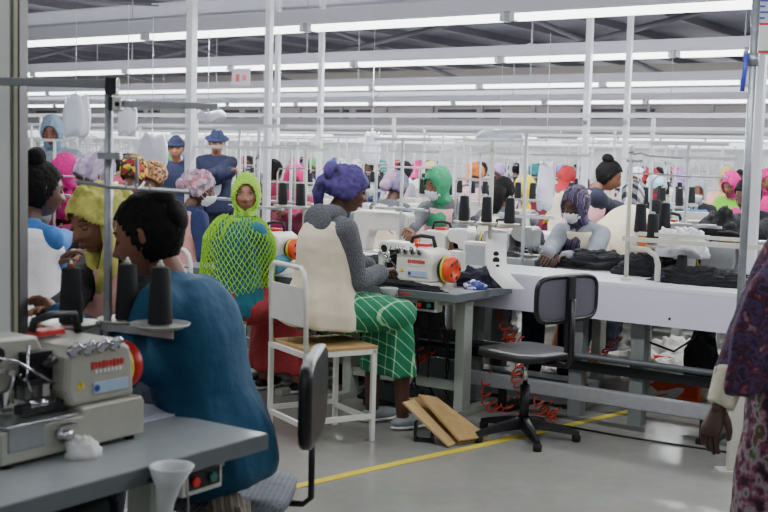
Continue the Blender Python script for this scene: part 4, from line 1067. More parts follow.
# clutter right
plastic = M('plastic_bag', (226, 228, 232), .25, 0, .6, 18, .05)
cloth_heap('crumpled white plastic bag on the rack right of the cones', at(682, 257, 6.6), (.28, .18, .20), plastic, RU, 10, 'plastic bag', 'plastic_bag', 26, None, .55)
for i, (x, y, D, w, h, d, c, l) in enumerate(((652, 272, 6.9, .16, .30, .1, (225, 120, 50), 'orange plastic bin behind the bent white tube'), (681, 270, 6.85, .17, .16, .03, (214, 216, 214), 'pale plastic cover panel behind the single cone'))):
    b = thing('storage_box' if i == 0 else 'cover_panel', l, 'box' if i == 0 else 'panel', at(x, y, D), RU); b.location.z = TH+.07 if i == 0 else .80
    MB().m(M('bin_%d' % i, c, .45)).bx(-w/2, w/2, -d/2, d/2, 0, h).build('shell', b, .008); MB().m(M('rim_%d' % i, tuple(int(q*.85) for q in c), .45)).bx(-w/2-.006, w/2+.006, -d/2-.006, d/2+.006, h-.015, h).build('rim', b, .002)
cl = [((598, 268), (.62, .26, .12), 'black folded garments heaped on the white bench before the masked worker', 11), ((648, 275), (.36, .26, .15), 'black fabric mound beside the tall stand on the white bench', 12), ((700, 284), (.50, .2, .10), 'low dark cloth strip along the right of the white bench', 13), ((716, 270), (.34, .22, .20), 'dark blue-black cloth heap at the bench\'s right end', 14), ((562, 262), (.30, .22, .08), 'thin layer of black cloth under the masked worker\'s hands', 15)]
for (x, y), d, l, sd in cl:
    p = atz(x, y, .80); cloth_heap(l, p, d, black_cloth if sd != 14 else navy_cloth, RU, sd, 'cloth', 'cloth_pile', 26, 'black cloth on the white bench', .8)
cloth_heap('blue rag lying in the cloth beside the single cone', atz(668, 282, .80), (.07, .06, .06), CL('rag_blue', (60, 90, 170)), RU, 21, 'cloth', 'rag', 12)
cloth_heap('black garment bundle lifted behind the pipe stand', at(722, 240, 6.9), (.26, .22, .2), black_cloth, RU, 22, 'cloth', 'cloth_pile', 18)
# under the white bench: cloth piles, orange crate, black garment
for x, y, d, mt, l, sd in ((648, 388, (.9, .5, .26), CL('offwhite', (214, 212, 208)), 'white cloth pile on the floor under the white bench', 31), (588, 378, (.5, .4, .12), CL('offwhite', (214, 212, 208)), 'small white cloth pile on the floor behind the mesh chair', 32), (685, 378, (.5, .4, .3), CL('offwhite', (214, 212, 208)), 'white cloth mound right of the orange crate', 33)):
    p = atz(x, y, 0); cloth_heap(l, p, d, mt, RU, sd, 'cloth', 'cloth_pile', 26, None, .8)
p = atz(664, 386, 0)
b = thing('crate', 'orange plastic crate on the floor under the white bench', 'crate', p+V3((0, -.28, 0)), RU)
MB().m(M('crate_orange', (225, 85, 40), .5)).bx(-.2, .2, -.14, .14, 0, .015).bx(-.2, .2, -.14, -.125, .015, .215).bx(-.2, .2, .125, .14, .015, .215).bx(-.2, -.185, -.125, .125, .015, .215).bx(.185, .2, -.125, .125, .015, .215).build('shell', b, .004)
MB().m(M('crate_orange', (225, 85, 40), .5)).bx(-.21, .21, -.15, -.14, .195, .215).bx(-.21, .21, .14, .15, .195, .215).build('rim', b, .002)
b = cloth_heap('black garment hanging down under the white bench at right', at(700, 384, 6.65), (.19, .14, .40), black_cloth, RU, 41, 'cloth', 'hanging_garment', 20, None, .4)
# cardboard sheets
def sheet(pts, th, label, mat, name='cardboard_sheet'):
    c = sum(pts, V3())/len(pts); n = (pts[1]-pts[0]).cross(pts[2]-pts[0]).normalized()
    if n.z < 0: n = -n
    m = MB().m(mat); k = len(pts); m.add([p-c for p in pts]+[p-c-n*th for p in pts], [tuple(range(k)), tuple(range(k, 2*k))[::-1]]+[(i, (i+1) % k, k+(i+1) % k, k+i) for i in range(k)])
    return tag(m.build(name, loc=c), label, 'cardboard', 'cardboard sheets by the table leg')
def pz(x, y, z): return atz(x, y, z)
sheet([pz(419, 394, .23), pz(437, 397, .20), pz(488, 436, .03), pz(460, 440, .035)], .012, 'tan cardboard sheet lying uppermost on the tilted stack', card)
sheet([pz(403, 402, .20), pz(414, 399, .20), pz(456, 443, .012), pz(449, 446, .012)], .010, 'narrow tan cardboard sheet at the left of the tilted stack', M('cardboard_light', (196, 164, 112), .8, 0, .2, 20, .08))
sheet([pz(408, 398, .19), pz(425, 396, .195), pz(478, 440, .014), pz(458, 444, .012)], .010, 'cardboard sheet lying beneath the uppermost one', M('cardboard_dark', (150, 118, 74), .8, 0, .2, 20, .08))
b = thing('metal_bracket', 'small dark bracket on the floor under the cardboard stack', 'bracket', atz(424, 441, 0), -.2)
MB().m(dark_metal).bx(-.05, .05, -.03, .03, 0, .012).bx(-.05, -.038, -.03, .03, .012, .1).bx(.038, .05, -.03, .03, .012, .08).build('bracket_body', b); MB().m(grey_paint).bx(-.036, .036, -.02, .02, .03, .06).build('pad', b)
# chairs for the front side
A = atz(265, 433, 0); Dd = atz(309, 448, 0); B = atz(376, 440, 0); cc = (A+B)/2
chr_ang = math.atan2(-(B-Dd).x, (B-Dd).y)
frame_chair('white tube chair with board seat under the cream-vested worker', cc, chr_ang, (A-Dd).length+.02, (B-Dd).length, .50, .90)
gcx = at(222, 300, 6.75)
frame_chair('white tube chair under the worker in the green net shawl', uv(-4.6, 4.72), RU-.1, .37, .38, .50, .92)
# ============================================================ the workers nearest the camera
def fl(n, cols, k='voronoi', s=30): return Mpat('print_'+n, cols, k, s)
V_ = (VD.x, VD.y)
nV = (-VD.x, -VD.y)
HH = hair_m
# blue jacket, side view facing left
teal = CL('petrol', (18, 72, 104), .12, .6, 10)
person('person', 'person in petrol blue jacket with pinned-up black hair, head bowed, behind near bench', (148, 236), 3.3, (-.97, .22), lean=.38, head=((-.95, .12), .35, .05), hands=(at(62, 322, 3.3), at(128, 352, 3.05)), skn='a',
       garb=[('shirt', teal, dict(off=.040, t0=-.12, lump=.006, name='jacket')), ('trousers', navy_cloth), ('hair', HH, dict(bun=[((0, -.075, .085), (.045, .04, .035)), ((0, -.10, .03), (.05, .03, .05))]))], detail=3, vox=.010, seat=.5, neckf=.02)
# yellow scarf
yel = fl('yellow', [(190, 190, 90), (214, 205, 110), (168, 172, 78), (214, 176, 96)], 'noise', 16)
person('person', 'person in yellow-green printed headscarf looking down, behind the near thread stand', (97, 220), 4.05, (-.55, -.75), lean=.25, head=((-.62, -.75), .42, 0), hands=(at(62, 318, 3.75), at(48, 322, 3.7)), skn='a',
       garb=[('shirt', black_cloth, dict(off=.02)), ('vest', CL('salmon', (214, 158, 150)), dict(off=.034)), ('trousers', navy_cloth), ('turban', yel, dict(back=.03, knots=[((0, -.12, .02), (.06, .05, .06))], tails=[([(-.07, .02, -.0), (-.075, .03, -.08), (-.05, .06, -.16), (-.02, .09, -.24)], [.02, .028, .034, .03]), ([(.07, .02, -.0), (.078, .0, -.08), (.06, .03, -.17), (.02, .07, -.25)], [.02, .03, .036, .03])]))], detail=3, vox=.011, seat=.5)
# white shawl at the left
wsh = CL('white_shawl', (232, 232, 236), .05, .5, 9)
person('person', 'person with high hair bun in white smock, seen from behind at left', (41, 190), 5.0, (.45, .85), lean=.2, head=((.72, .55), .2, 0), hands=(at(58, 262, 4.9), at(64, 236, 5.4)), skn='b',
       garb=[('shirt', CL('sky_blue', (60, 120, 190)), dict(off=.018)), ('vest', wsh, dict(off=.06, t0=-.12, name='smock')), ('skirt', wsh, dict(length=.4)), ('hair', HH, dict(bun=[((0, -.05, .13), (.045, .045, .05)), ((0, -.095, .05), (.04, .03, .05))]))], detail=2, vox=.012)
# green net shawl
lime = M('lime_knit', (160, 216, 58), .75, 0, .8, 90, .15)
tealj = CL('teal', (38, 110, 128))
t, S, R, root, s_ = person('person', 'person in lime green net shawl looking over shoulder at the camera', (246, 195), 6.7, V_, lean=.12, turn=-.25, head=((.10, -1), .02, 0), hands=(at(262, 262, 7.1), at(284, 262, 7.0)), skn='c', eyes='open',
       garb=[('shirt', tealj, dict(off=.022)), ('skirt', CL('crimson', (170, 58, 64)), dict(length=.42)), ('shoes', black_plastic), ('hijab', lime, dict(rad=.15, drop=.10, back=.015))], detail=3, vox=.011)
# the net itself, a knotted mesh cape
def net_cape(par, S, mat):
    n, k = 44, 19; bm = bmesh.new(); rows = []
    for i in range(k+1):
        f = i/k; tt = .50-.40*f; c, X, Y = S.spine(tt)
        a = .10+(.218-.10)*min(1, f*3.4)**.6+.01*f; b = .10+(.205-.10)*min(1, f*3)**.6
        off = .5*(i % 2)
        rows.append([bm.verts.new(c+X*a*math.cos(2*math.pi*(j+off)/n)+Y*b*math.sin(2*math.pi*(j+off)/n)+V3((0, 0, .006*math.sin(j*2.1)-.05*f*abs(math.sin(j*.37))))) for j in range(n)])
    for i in range(0, k-1):
        for j in range(n):
            if i % 2 == 0:   # diamonds spanning two rows
                q = (rows[i][j], rows[i+1][(j-1) % n], rows[i+2][j], rows[i+1][j]) if i+2 <= k else None
            else:
                q = (rows[i][j], rows[i+1][j], rows[i+2][j], rows[i+1][(j+1) % n]) if i+2 <= k else None
            if q: bm.faces.new(q)
    me = bpy.data.meshes.new('net_shawl'); bm.to_mesh(me); bm.free(); me.materials.append(mat)
    o = bpy.data.objects.new('net_shawl', me); COL.objects.link(o); o.parent = par
    w = o.modifiers.new('w', 'WIREFRAME'); w.thickness = .008; w.use_even_offset = False
    return o
net_cape(t, S, lime)
# cream vest and plaid skirt
hood = M('marl_grey', (98, 100, 106), .9, 0, .8, 120, .35)
cream = CL('cream_vest', (218, 206, 182), .05, .5, 8)
plaid = Mpat('print_plaid_green', [(22, 120, 82), (140, 196, 150), (225, 235, 220)], 'plaid', 15, .8, .11)
purple = fl('purple', [(52, 40, 92), (82, 66, 134), (34, 28, 60)], 'noise', 14)
t, S, R, root, s_ = person('person', 'person in purple headscarf, cream vest and green plaid skirt, back to camera', (348, 190), 6.0, (.84, .54), lean=.16, head=((.93, .25), .3, 0), hands=(at(371, 268, 6.5), at(381, 273, 6.12)), skn='b',
       garb=[('shirt', hood, dict(off=.026, name='hoodie')), ('vest', cream, dict(off=.046, t0=-.1)), ('skirt', plaid, dict(length=.33, off=.035, flare=.03)), ('shoes', M('shoe_grey', (150, 160, 165), .6)),
             ('turban', purple, dict(back=.035, knots=[((0, -.12, .075), (.055, .04, .045)), ((.03, -.13, .06), (.03, .03, .04))], tails=[([(0, -.11, .04), (-.02, -.135, .0), (-.03, -.14, -.06), (-.03, -.12, -.12)], [.035, .04, .035, .02])]))], detail=3, vox=.010)
hd = MB().m(hood, True); c, X, Y = S.spine(.43)
hd.ell(c-Y*.085+V3((0, 0, .0)), (.12, .045, .10), 20, 14); hd.ell(c-Y*.02+V3((0, 0, .055)), (.105, .085, .05), 20, 12)
me = remesh(hd, 'hood', .012, 3, hood); o = bpy.data.objects.new('hood', ragged(me, .01, 9, 4)); COL.objects.link(o); o.parent = t
m = MB().m(cream); c, X, Y = S.spine(.06); pp = c+X*.17-Y*.03; m.box(pp+V3((0.02, -.01, -.01)), (.012, .03, .15), Matrix.Rotation(-.5, 3, 'X')); m.build('side_tab', t, .003)
# lilac floral masked
lil = fl('lilac', [(190, 160, 180), (160, 135, 160), (215, 190, 200), (130, 110, 120), (200, 110, 130)], 'voronoi', 34)
mask_m = M('mask_white', (232, 234, 238), .8, 0, .2, 30, .03)
person('person', 'masked person in lilac floral headscarf and salmon vest', (200, 189), 7.9, (.6, .6), lean=.3, head=((.9, .1), .25, 0), hands=(at(228, 240, 7.9), at(238, 244, 7.6)), skn='b',
       garb=[('shirt', CL('navy_shirt', (30, 45, 90)), dict(off=.02)), ('vest', CL('salmon', (214, 158, 150))), ('trousers', navy_cloth), ('turban', lil, dict(back=.04, knots=[((0, -.12, .0), (.06, .05, .05))])), ('mask', mask_m)], detail=2, vox=.013)
# pink scarf facing the camera
pink = CL('hot_pink', (222, 42, 128), .08, .6, 12)
person('person', 'person in hot pink headscarf bent over work, facing camera', (294, 180), 9.0, (.0, -1), lean=.25, head=((.05, -1), .45, 0), hands=(at(285, 215, 8.7), at(305, 216, 8.7)), skn='a',
       garb=[('shirt', CL('maroon', (120, 28, 60)), dict(off=.02)), ('trousers', navy_cloth), ('hijab', pink, dict(rad=.16, drop=.2, back=.04))], detail=2, vox=.014)
person('person', 'person in maroon headscarf half hidden behind the middle white column', (277, 196), 9.6, (-.5, -.8), lean=.3, head=((-.6, -.8), .5, 0), skn='b',
       garb=[('shirt', CL('maroon', (120, 28, 60)), dict(off=.02)), ('trousers', navy_cloth), ('hijab', CL('maroon', (120, 28, 60)), {})], detail=2, vox=.016)
person('person', 'person with loose dark hair behind the middle white column', (274, 172), 11.5, (.6, .8), lean=.2, head=((.5, .8), .3, 0), skn='b', garb=[('shirt', CL('brown_top', (80, 62, 60)), dict(off=.02)), ('trousers', navy_cloth), ('hair', HH, dict(bun=[((0, -.08, .06), (.05, .05, .05)), ((0, -.08, -.06), (.07, .04, .08))]))], detail=2, vox=.016)
# blue / pink scarf, back view
tie = fl('tiedye', [(110, 130, 170), (180, 140, 160), (90, 110, 150), (150, 120, 150)], 'noise', 9)
person('person', 'person in blue and pink tie-dye headscarf and cream vest, seen from behind', (397, 186), 10.0, V_, lean=.15, head=((.75, .7), .3, 0), skn='b',
       garb=[('shirt', hood, dict(off=.02)), ('vest', cream), ('trousers', navy_cloth), ('turban', tie, dict(back=.05, knots=[((0, -.13, -.03), (.06, .05, .06))]))], detail=2, vox=.015)
# green hijab
grn = CL('emerald', (52, 150, 104), .1, .6, 12)
pinka = CL('pale_pink', (232, 178, 184), .05, .5, 9)
person('person', 'masked person in emerald green hijab and pale pink apron, facing left', (437, 184), 8.4, (-.5, -.86), lean=.22, head=((-.72, -.68), .35, 0), hands=(at(448, 246, 7.8), at(402, 240, 7.8)), skn='a', pole=.9,
       garb=[('shirt', hood, dict(off=.022)), ('vest', pinka, dict(off=.036, name='apron')), ('trousers', navy_cloth), ('hijab', grn, dict(rad=.13, drop=.12, back=.03)), ('mask', mask_m)], detail=3, vox=.012)
# dark hair, cream vest, back view
person('person', 'person with tied dark hair and cream vest, back to camera, right of tall stand', (504, 192), 9.4, V_, lean=.1, head=((.6, .8), .15, 0), skn='b',
       garb=[('shirt', hood, dict(off=.022)), ('vest', cream), ('trousers', navy_cloth), ('hair', HH, dict(tail=[([(0, -.09, .02), (0, -.12, -.06), (0, -.11, -.14), (.01, -.12, -.22), (.01, -.12, -.27)], [.07, .075, .055, .03, .015])]))], detail=2, vox=.014)
person('person', 'person in bright yellow headscarf turned left beyond the dark-haired worker', (524, 188), 11.8, (-.8, -.5), lean=.3, head=((-.85, -.45), .4, 0), skn='a',
       garb=[('shirt', CL('maroon', (120, 28, 60)), dict(off=.02)), ('trousers', navy_cloth), ('hijab', CL('bright_yellow', (235, 205, 40)), dict(back=.03))], detail=2, vox=.016)
# masked, striped scarf
strp = Mpat('print_stripe', [(38, 32, 52), (60, 52, 80), (120, 104, 122), (34, 30, 46), (74, 62, 98)], 'wave', 7)
greyt = CL('grey_tee', (128, 132, 142), .08, .5, 12)
person('person', 'masked person in dark striped headscarf and cream vest behind the white bench', (575, 205), 7.6, (-.62, -.78), lean=.2, head=((-.66, -.75), .38, 0), hands=(at(566, 258, 7.2), at(546, 256, 7.25)), skn='d', pole=.9,
       garb=[('shirt', greyt, dict(off=.026)), ('vest', cream, dict(off=.04)), ('trousers', navy_cloth), ('hijab', strp, dict(rad=.12, drop=.13, back=.035)), ('mask', mask_m)], detail=3, vox=.011)
# standing woman with a bun
person('person', 'standing person with hair bun in dark navy top leaning right over a bench', (609, 176), 8.6, (.9, .1), pose='stand', lean=.5, head=((.95, -.1), .45, 0), hands=(at(640, 215, 8.8), at(632, 212, 9.2)), skn='a',
       garb=[('shirt', CL('navy_top', (34, 38, 58)), dict(off=.024)), ('vest', pinka, dict(off=.034, name='apron')), ('skirt', navy_cloth, dict(length=.5)), ('hair', HH, dict(bun=[((0, -.07, .115), (.055, .05, .042))]))], detail=2, vox=.013)
checks = Mpat('print_check', [(225, 225, 228), (120, 120, 128), (30, 30, 38)], 'plaid', 11, .8, .5)
person('person', 'person in black and white checked shawl bent forward behind the cream hunched back', (633, 196), 9.1, (.5, .8), lean=.75, head=((.5, .8), .6, 0), skn='b', garb=[('shirt', checks, dict(off=.035, name='shawl')), ('trousers', navy_cloth), ('hijab', checks, dict(rad=.2, drop=.22))], detail=2, vox=.015)
person('person', 'person in cream smock bent far forward with back hunched, beside the right-hand cones', (655, 216), 8.35, (.85, .5), pose='stand', lean=1.5, head=((.7, .7), 1.1, 0), skn='b', hands=(at(660, 250, 8.6), at(668, 252, 8.3)), garb=[('shirt', cream, dict(off=.06, name='smock')), ('trousers', navy_cloth), ('hair', HH, {})], detail=2, vox=.014)
person('person', 'person in pale blue headscarf and red face mask beyond the checked shawl', (657, 188), 11.3, (-.3, -.9), lean=.25, head=((.3, -.9), .35, 0), skn='b',
       garb=[('shirt', CL('denim', (90, 150, 200)), dict(off=.022)), ('trousers', navy_cloth), ('turban', CL('pale_blue', (160, 212, 232)), dict(back=.04)), ('mask', CL('mask_red', (190, 30, 70)))], detail=2, vox=.015)
person('person', 'masked person in silver grey headscarf behind the grey machine at right', (696, 190), 10.9, (-.2, -.95), lean=.25, head=((-.1, -1), .3, 0), skn='a',
       garb=[('shirt', CL('black_top', (34, 36, 42)), dict(off=.022)), ('vest', CL('denim', (90, 150, 200))), ('trousers', navy_cloth), ('hijab', CL('silver', (150, 156, 166)), dict(rad=.1, drop=.1)), ('mask', mask_m)], detail=2, vox=.015)
person('person', 'person in magenta headscarf with head bowed left of the pipe stand', (731, 184), 11.2, (-.6, -.7), lean=.3, head=((-.7, -.7), .5, 0), skn='a',
       garb=[('shirt', CL('lime_top', (130, 200, 60)), dict(off=.03)), ('trousers', navy_cloth), ('hijab', CL('magenta', (205, 30, 130)), {})], detail=2, vox=.016)
person('person', 'person in straw-coloured headscarf behind the magenta-scarfed worker', (727, 170), 12.1, (-.4, -.8), lean=.15, head=((-.3, -1), .2, 0), skn='a',
       garb=[('shirt', CL('peach', (228, 178, 160)), dict(off=.025)), ('trousers', navy_cloth), ('hijab', CL('straw', (196, 176, 110)), {})], detail=2, vox=.018)
person('person', 'person in black top reaching left, mostly hidden behind the pipe stand', (748, 196), 8.0, (-.75, -.6), lean=.25, head=((-.8, -.5), .4, 0), hands=(at(728, 236, 7.5), at(716, 226, 7.6)), skn='b',
       garb=[('shirt', black_cloth, dict(off=.03, sleeve=.2)), ('trousers', navy_cloth), ('hair', HH, {})], detail=2, vox=.014)
person('person', 'person in magenta headscarf at the right edge behind the white column', (768, 177), 11.9, (-.3, -.9), lean=.2, head=((-.4, -.9), .3, 0), skn='a',
       garb=[('shirt', pink, dict(off=.025)), ('trousers', navy_cloth), ('hijab', CL('magenta', (205, 30, 130)), {})], detail=2, vox=.018)
# left background
person('person', 'standing person in grey hijab looking down at far left', (52, 131), 9.6, (.1, -1), pose='stand', lean=.1, head=((.05, -1), .35, 0), skn='a', hands=(at(45, 180, 9.3), at(62, 180, 9.3)),
       garb=[('shirt', CL('slate', (120, 132, 140)), dict(off=.03)), ('skirt', CL('slate', (120, 132, 140)), dict(length=.7)), ('hijab', CL('blue_grey', (120, 140, 160)), dict(rad=.19, drop=.25))], detail=2, vox=.014)
person('person', 'person in magenta headscarf below the grey hijab at far left', (64, 170), 8.9, (-.6, -.8), lean=.25, head=((-.7, -.7), .4, 0), skn='a', garb=[('shirt', CL('maroon', (120, 28, 60)), dict(off=.02)), ('trousers', navy_cloth), ('hijab', CL('magenta', (205, 30, 130)), dict(back=.03))], detail=2, vox=.015)
person('person', 'person in lilac folded headscarf behind the yellow-scarfed worker', (92, 171), 7.0, (-.4, -.9), lean=.35, head=((-.75, -.5), .5, 0), skn='a', garb=[('shirt', black_cloth, dict(off=.02)), ('vest', cream), ('trousers', navy_cloth), ('turban', fl('lilac_plain', [(150, 132, 160), (178, 160, 188)], 'wave', 5), dict(back=.06)), ('mask', mask_m)], detail=2, vox=.014)
flor = fl('floral', [(190, 30, 40), (225, 190, 50), (110, 160, 50), (140, 30, 50), (60, 40, 40)], 'voronoi', 40)
person('person', 'person in red and yellow floral headscarf behind the thread stand', (134, 173), 8.2, (.3, .9), lean=.25, head=((.3, .9), .4, 0), skn='b', garb=[('shirt', CL('maroon', (120, 28, 60)), dict(off=.02)), ('trousers', navy_cloth), ('turban', flor, dict(back=.03, knots=[((0, -.1, .06), (.05, .04, .04))]))], detail=2, vox=.015)
person('person', 'person in brown speckled headscarf above the blue-jacketed worker\'s head', (155, 177), 9.5, (.3, .9), lean=.3, head=((.5, .8), .5, 0), skn='b', garb=[('shirt', CL('brown_top', (80, 62, 60)), dict(off=.02)), ('trousers', navy_cloth), ('turban', fl('speckle', [(150, 110, 70), (90, 60, 50), (190, 150, 100)], 'voronoi', 50), dict(back=.03))], detail=2, vox=.015)
person('person', 'standing person in navy cap and jacket left of the near white column', (176, 148), 11.5, (.2, -1), pose='stand', lean=.05, head=((.0, -1), .15, 0), skn='c', garb=[('shirt', CL('navy_coat', (34, 40, 70)), dict(off=.03)), ('trousers', navy_cloth), ('cap', CL('navy_coat', (34, 40, 70)), {})], detail=2, vox=.016)
t, S, R, root, s_ = person('person', 'standing person in wide-brimmed navy hat and dark waistcoat over pale shirt', (217, 142), 11.8, (.3, -.9), pose='stand', lean=.04, head=((.2, -1), .3, 0), skn='c', hands=(at(205, 176, 11.4), at(232, 172, 11.5)), garb=[('shirt', CL('navy_coat', (34, 40, 70)), dict(off=.03, name='jacket')), ('shirt', CL('pale_shirt', (196, 202, 222)), dict(off=.018)), ('trousers', navy_cloth), ('cap', CL('navy_hat', (44, 56, 92)), {})], detail=2, vox=.015)
fr_ = MB().m(CL('pale_shirt', (196, 202, 222)), True); c, X, Y = S.spine(.24); fr_.ell(c+Y*.112, (.045, .03, .17), 14, 10)
o = fr_.build('shirt_front', t)
# passing person at the right edge
flo = Mpat('print_floral_dark', [(30, 24, 40), (60, 36, 66), (84, 60, 100), (44, 30, 52), (110, 40, 62), (140, 120, 140)], 'noise', 26, .85)
flo2 = Mpat('print_floral_dress', [(60, 30, 50), (34, 26, 34), (120, 60, 84), (150, 140, 146), (60, 80, 44), (130, 34, 54)], 'noise', 20, .85)
Dp = 3.5
hx = at(786, 168, Dp)
S = None
t, S, R, root, s_ = person('person', 'person walking past at the right edge in dark floral dress, arm hanging', (838, 182), 3.5, (.55, -.83), pose='stand', lean=.03, head=((.6, -.8), .1, 0), hands=(at(900, 420, 3.5), at(713, 422, 3.4)), skn='d', curl=.45, arm=(.30, .275),
       garb=[('shirt', flo, dict(off=.035, name='dress_top', t0=-.12, sleeve=.62)), ('skirt', flo2, dict(length=.75, off=.04, flare=.07)), ('hijab', flo, dict(rad=.15, drop=.2))], detail=2, vox=.010)
cuff = CL('cream_sleeve', (214, 208, 186)); a, e, w = S.arms[1]
m = MB().m(cuff, True); m.tube([e.lerp(w, .5), e.lerp(w, .96)], [.058, .046], 20); o = bpy.data.objects.new('sleeve_cuff', remesh(m, 'sleeve_cuff', .010, 2, cuff)); ragged(o.data, .005, 20, 2); COL.objects.link(o); o.parent = t
m = MB().m(flo, True); c, X, Y = S.spine(.36); c2, X2, Y2 = S.spine(0)
# long end of the shawl hanging beside the arm
q0 = a+V3((-.02, .02, .05)); rs = []
for i in range(9):
    f = i/8; p = q0.lerp(V3((e.x+.02, e.y+.03, w.z+.05)), f)+V3((.03*math.sin(f*3), 0, 0)); wd = .07+.05*math.sin(f*2.5); n = 24
    rs.append([p+V3((wd*math.cos(2*math.pi*j/n), (.045+.01*math.sin(j*1.9))*math.sin(2*math.pi*j/n), .0)) for j in range(n)])
m.rings(rs); me = remesh(m, 'shawl_end', .011, 2, flo); o = bpy.data.objects.new('shawl_end', ragged(me, .014, 11, 5)); COL.objects.link(o); o.parent = t
# ============================================================ the hall beyond: more bench lines
ft_top = M('far_table_top', (165, 168, 170), .4, 0, 0, 5, .04)
t_tab = thing('sewing_table', 'x', 'table', uv(-7.15, 5.24), RU)
MB().m(board_edge).bx(-.52, .52, 0, .6, .69, .727).m(ft_top).bx(-.52, .52, 0, .6, .727, .73).build('table_top', t_tab)
for s_ in (-1, 1): MB().m(leg_paint).bx(s_*.39-.03, s_*.39+.03, .26, .34, 0, .69).bx(s_*.39-.03, s_*.39+.03, .04, .56, 0, .04).build('leg', t_tab)
t_tab['label'] = 'grey sewing table at the far left end of the first bench line'
freeze(t_tab)
t_mac = thing('sewing_machine', 'cream sewing machine at the far left end of the first bench line', 'sewing machine', uv(-7.15, 5.5, .73), RU)
MB().m(mach_cream).bx(-.22, .22, -.09, .09, 0, .05).build('bed', t_mac)
MB().m(mach_cream).prism([(-.25, .13), (-.25, .30), (.2, .30), (.21, .05), (.09, .05), (.08, .14), (-.15, .18), (-.16, .13)], 'y', -.055, .06).m(steel, True).cyl((-.2, 0, .13), (-.2, 0, .06), .007, n=6).build('arm', t_mac, .012)
MB().m(M('handwheel_grey', (120, 122, 125)), True).lathe([(0, 0), (.06, 0), (.06, .03), (0, .035)], (.212, 0, .23), (1, 0, 0), 14).build('handwheel', t_mac)
freeze(t_mac)
def mkstand(zt, k, lab, loc):
    t = thing('thread_stand', lab, 'thread stand', loc, RU); wp = M('stand_white', (196, 200, 202), .4)
    MB().m(wp, True).cyl((0, 0, 0), (0, 0, zt), .012, n=8).build('pole', t)
    m = MB().m(wp, True).bx(-.22, .22, -.01, .01, .36, .375)
    for x in (-.15, 0, .15): m.lathe([(0, 0), (.055, .004), (.055, .008), (0, .008)], (x, -.045, .375), n=12)
    m.build('cross_arm', t)
    m = MB().m(wp, True).bx(-.24, .24, -.01, .01, zt-.02, zt)
    if k == 0: m.tube([(-.24, 0, zt-.01), (-.24, 0, zt-.28), (.24, 0, zt-.28)], .007, 6)
    if k == 1: m.bx(-.4, .4, -.09, -.075, zt-.16, zt-.145).bx(-.008, .008, -.09, 0, zt-.16, zt-.145).tube([(.38, -.08, zt-.15), (.38, -.08, zt-.5)], .007, 6)
    if k == 2: m.tube([(-.22, 0, .38), (-.22, 0, .62), (-.18, 0, .66), (.24, 0, .66)], .007, 6).bx(-.1, .3, -.008, .008, zt-.1, zt-.085)
    m.build('guide_arm', t)
    return freeze(t)
stands = [mkstand(.80, 0, 'white thread stand at the far left end of the first bench line', uv(-7.15, 5.78, .73)), mkstand(.92, 1, 'white thread stand on the table beyond the green net shawl', uv(-5.1, 5.80, .73)), mkstand(.86, 2, 'white thread stand behind the worker in green hijab, on the back benches', uv(-4.5, 6.62, .73))]
st_extra = [(-5.5, 6.62, 'behind the pink-scarfed worker\'s machine'), (-3.5, 6.55, 'behind the masked worker in striped scarf'), (-2.45, 6.60, 'among the grey machines at right'), (-1.5, 6.6, 'near the right column'), (-6.0, 6.6, 'left of the near white column')]
for i, (u, v, l) in enumerate(st_extra): dup(stands[i % 3], uv(u, v, .73), RU+math.pi*(i % 2), 'slim white thread stand '+l)
wh = M('bench_white', (236, 234, 244))
t_ben = {}
# generic workers
fs_ = CL('far_scarf', (200, 60, 120)); ftop = CL('far_top', (90, 92, 100)); fv = CL('far_vest', (214, 204, 182))
KEEP = len(PEOPLE)
def proto(head, facing, look, **kw):
    t, S, R, root, s_ = person('person', 'x', head, 20.0, facing, head=(look, .35, 0), detail=1, vox=.024, **kw)
    return t
def flat(t):   # far workers keep body and clothes; bake head wear to one level
    return freeze(t)
base_g = [('shirt', ftop, dict(off=.022)), ('vest', fv), ('trousers', navy_cloth)]
P_ = [flat(proto((100, 160), V_, (.6, .8), garb=base_g+[('turban', fs_, {})], lean=.2, skn='b')),
      flat(proto((110, 160), V_, (.9, .4), garb=base_g+[('hijab', fs_, {})], lean=.25, skn='a')),
      flat(proto((120, 160), V_, (.5, .85), garb=base_g+[('hair', HH, dict(bun=[((0, -.1, .05), (.04, .04, .04))]))], lean=.15, skn='b'))]
P_ang = [p.rotation_euler.z for p in P_]; used_p = [False]*3
del PEOPLE[KEEP:]
cols = [('pink', (225, 60, 140)), ('white', (225, 225, 228)), ('blue', (70, 110, 180)), ('yellow', (225, 200, 70)), ('black', (30, 30, 34)), ('teal', (50, 140, 140)), ('red', (190, 50, 60)), ('lilac', (170, 140, 190)), ('green', (80, 150, 80)), ('grey', (130, 135, 145)), ('orange', (225, 130, 60))]
tops = [(90, 92, 100), (50, 60, 100), (150, 60, 80), (40, 40, 46), (170, 175, 185)]
vests = [('cream', (214, 204, 182)), ('pink', (226, 172, 176)), ('white', (226, 226, 228))]
heap0 = cloth_heap('dark cloth heap on the table at the far left end of the first line', uv(-6.9, 5.4, .73), (.42, .3, .2), M('cloth_charcoal', (48, 50, 62), .9, 0, .8, 18, .2), RU, 51, 'cloth', 'cloth_pile', 14)
NAMES = {1: 'second', 2: 'third', 3: 'fourth', 4: 'fifth', 5: 'sixth', 6: 'seventh'}
cone0 = spool('black thread cone on the far left thread stand', uv(-7.15, 5.78, 1.12)+V3((0, 0, 0)), black_thread); cone0.location = uv(-7.15, 5.735, 1.114)
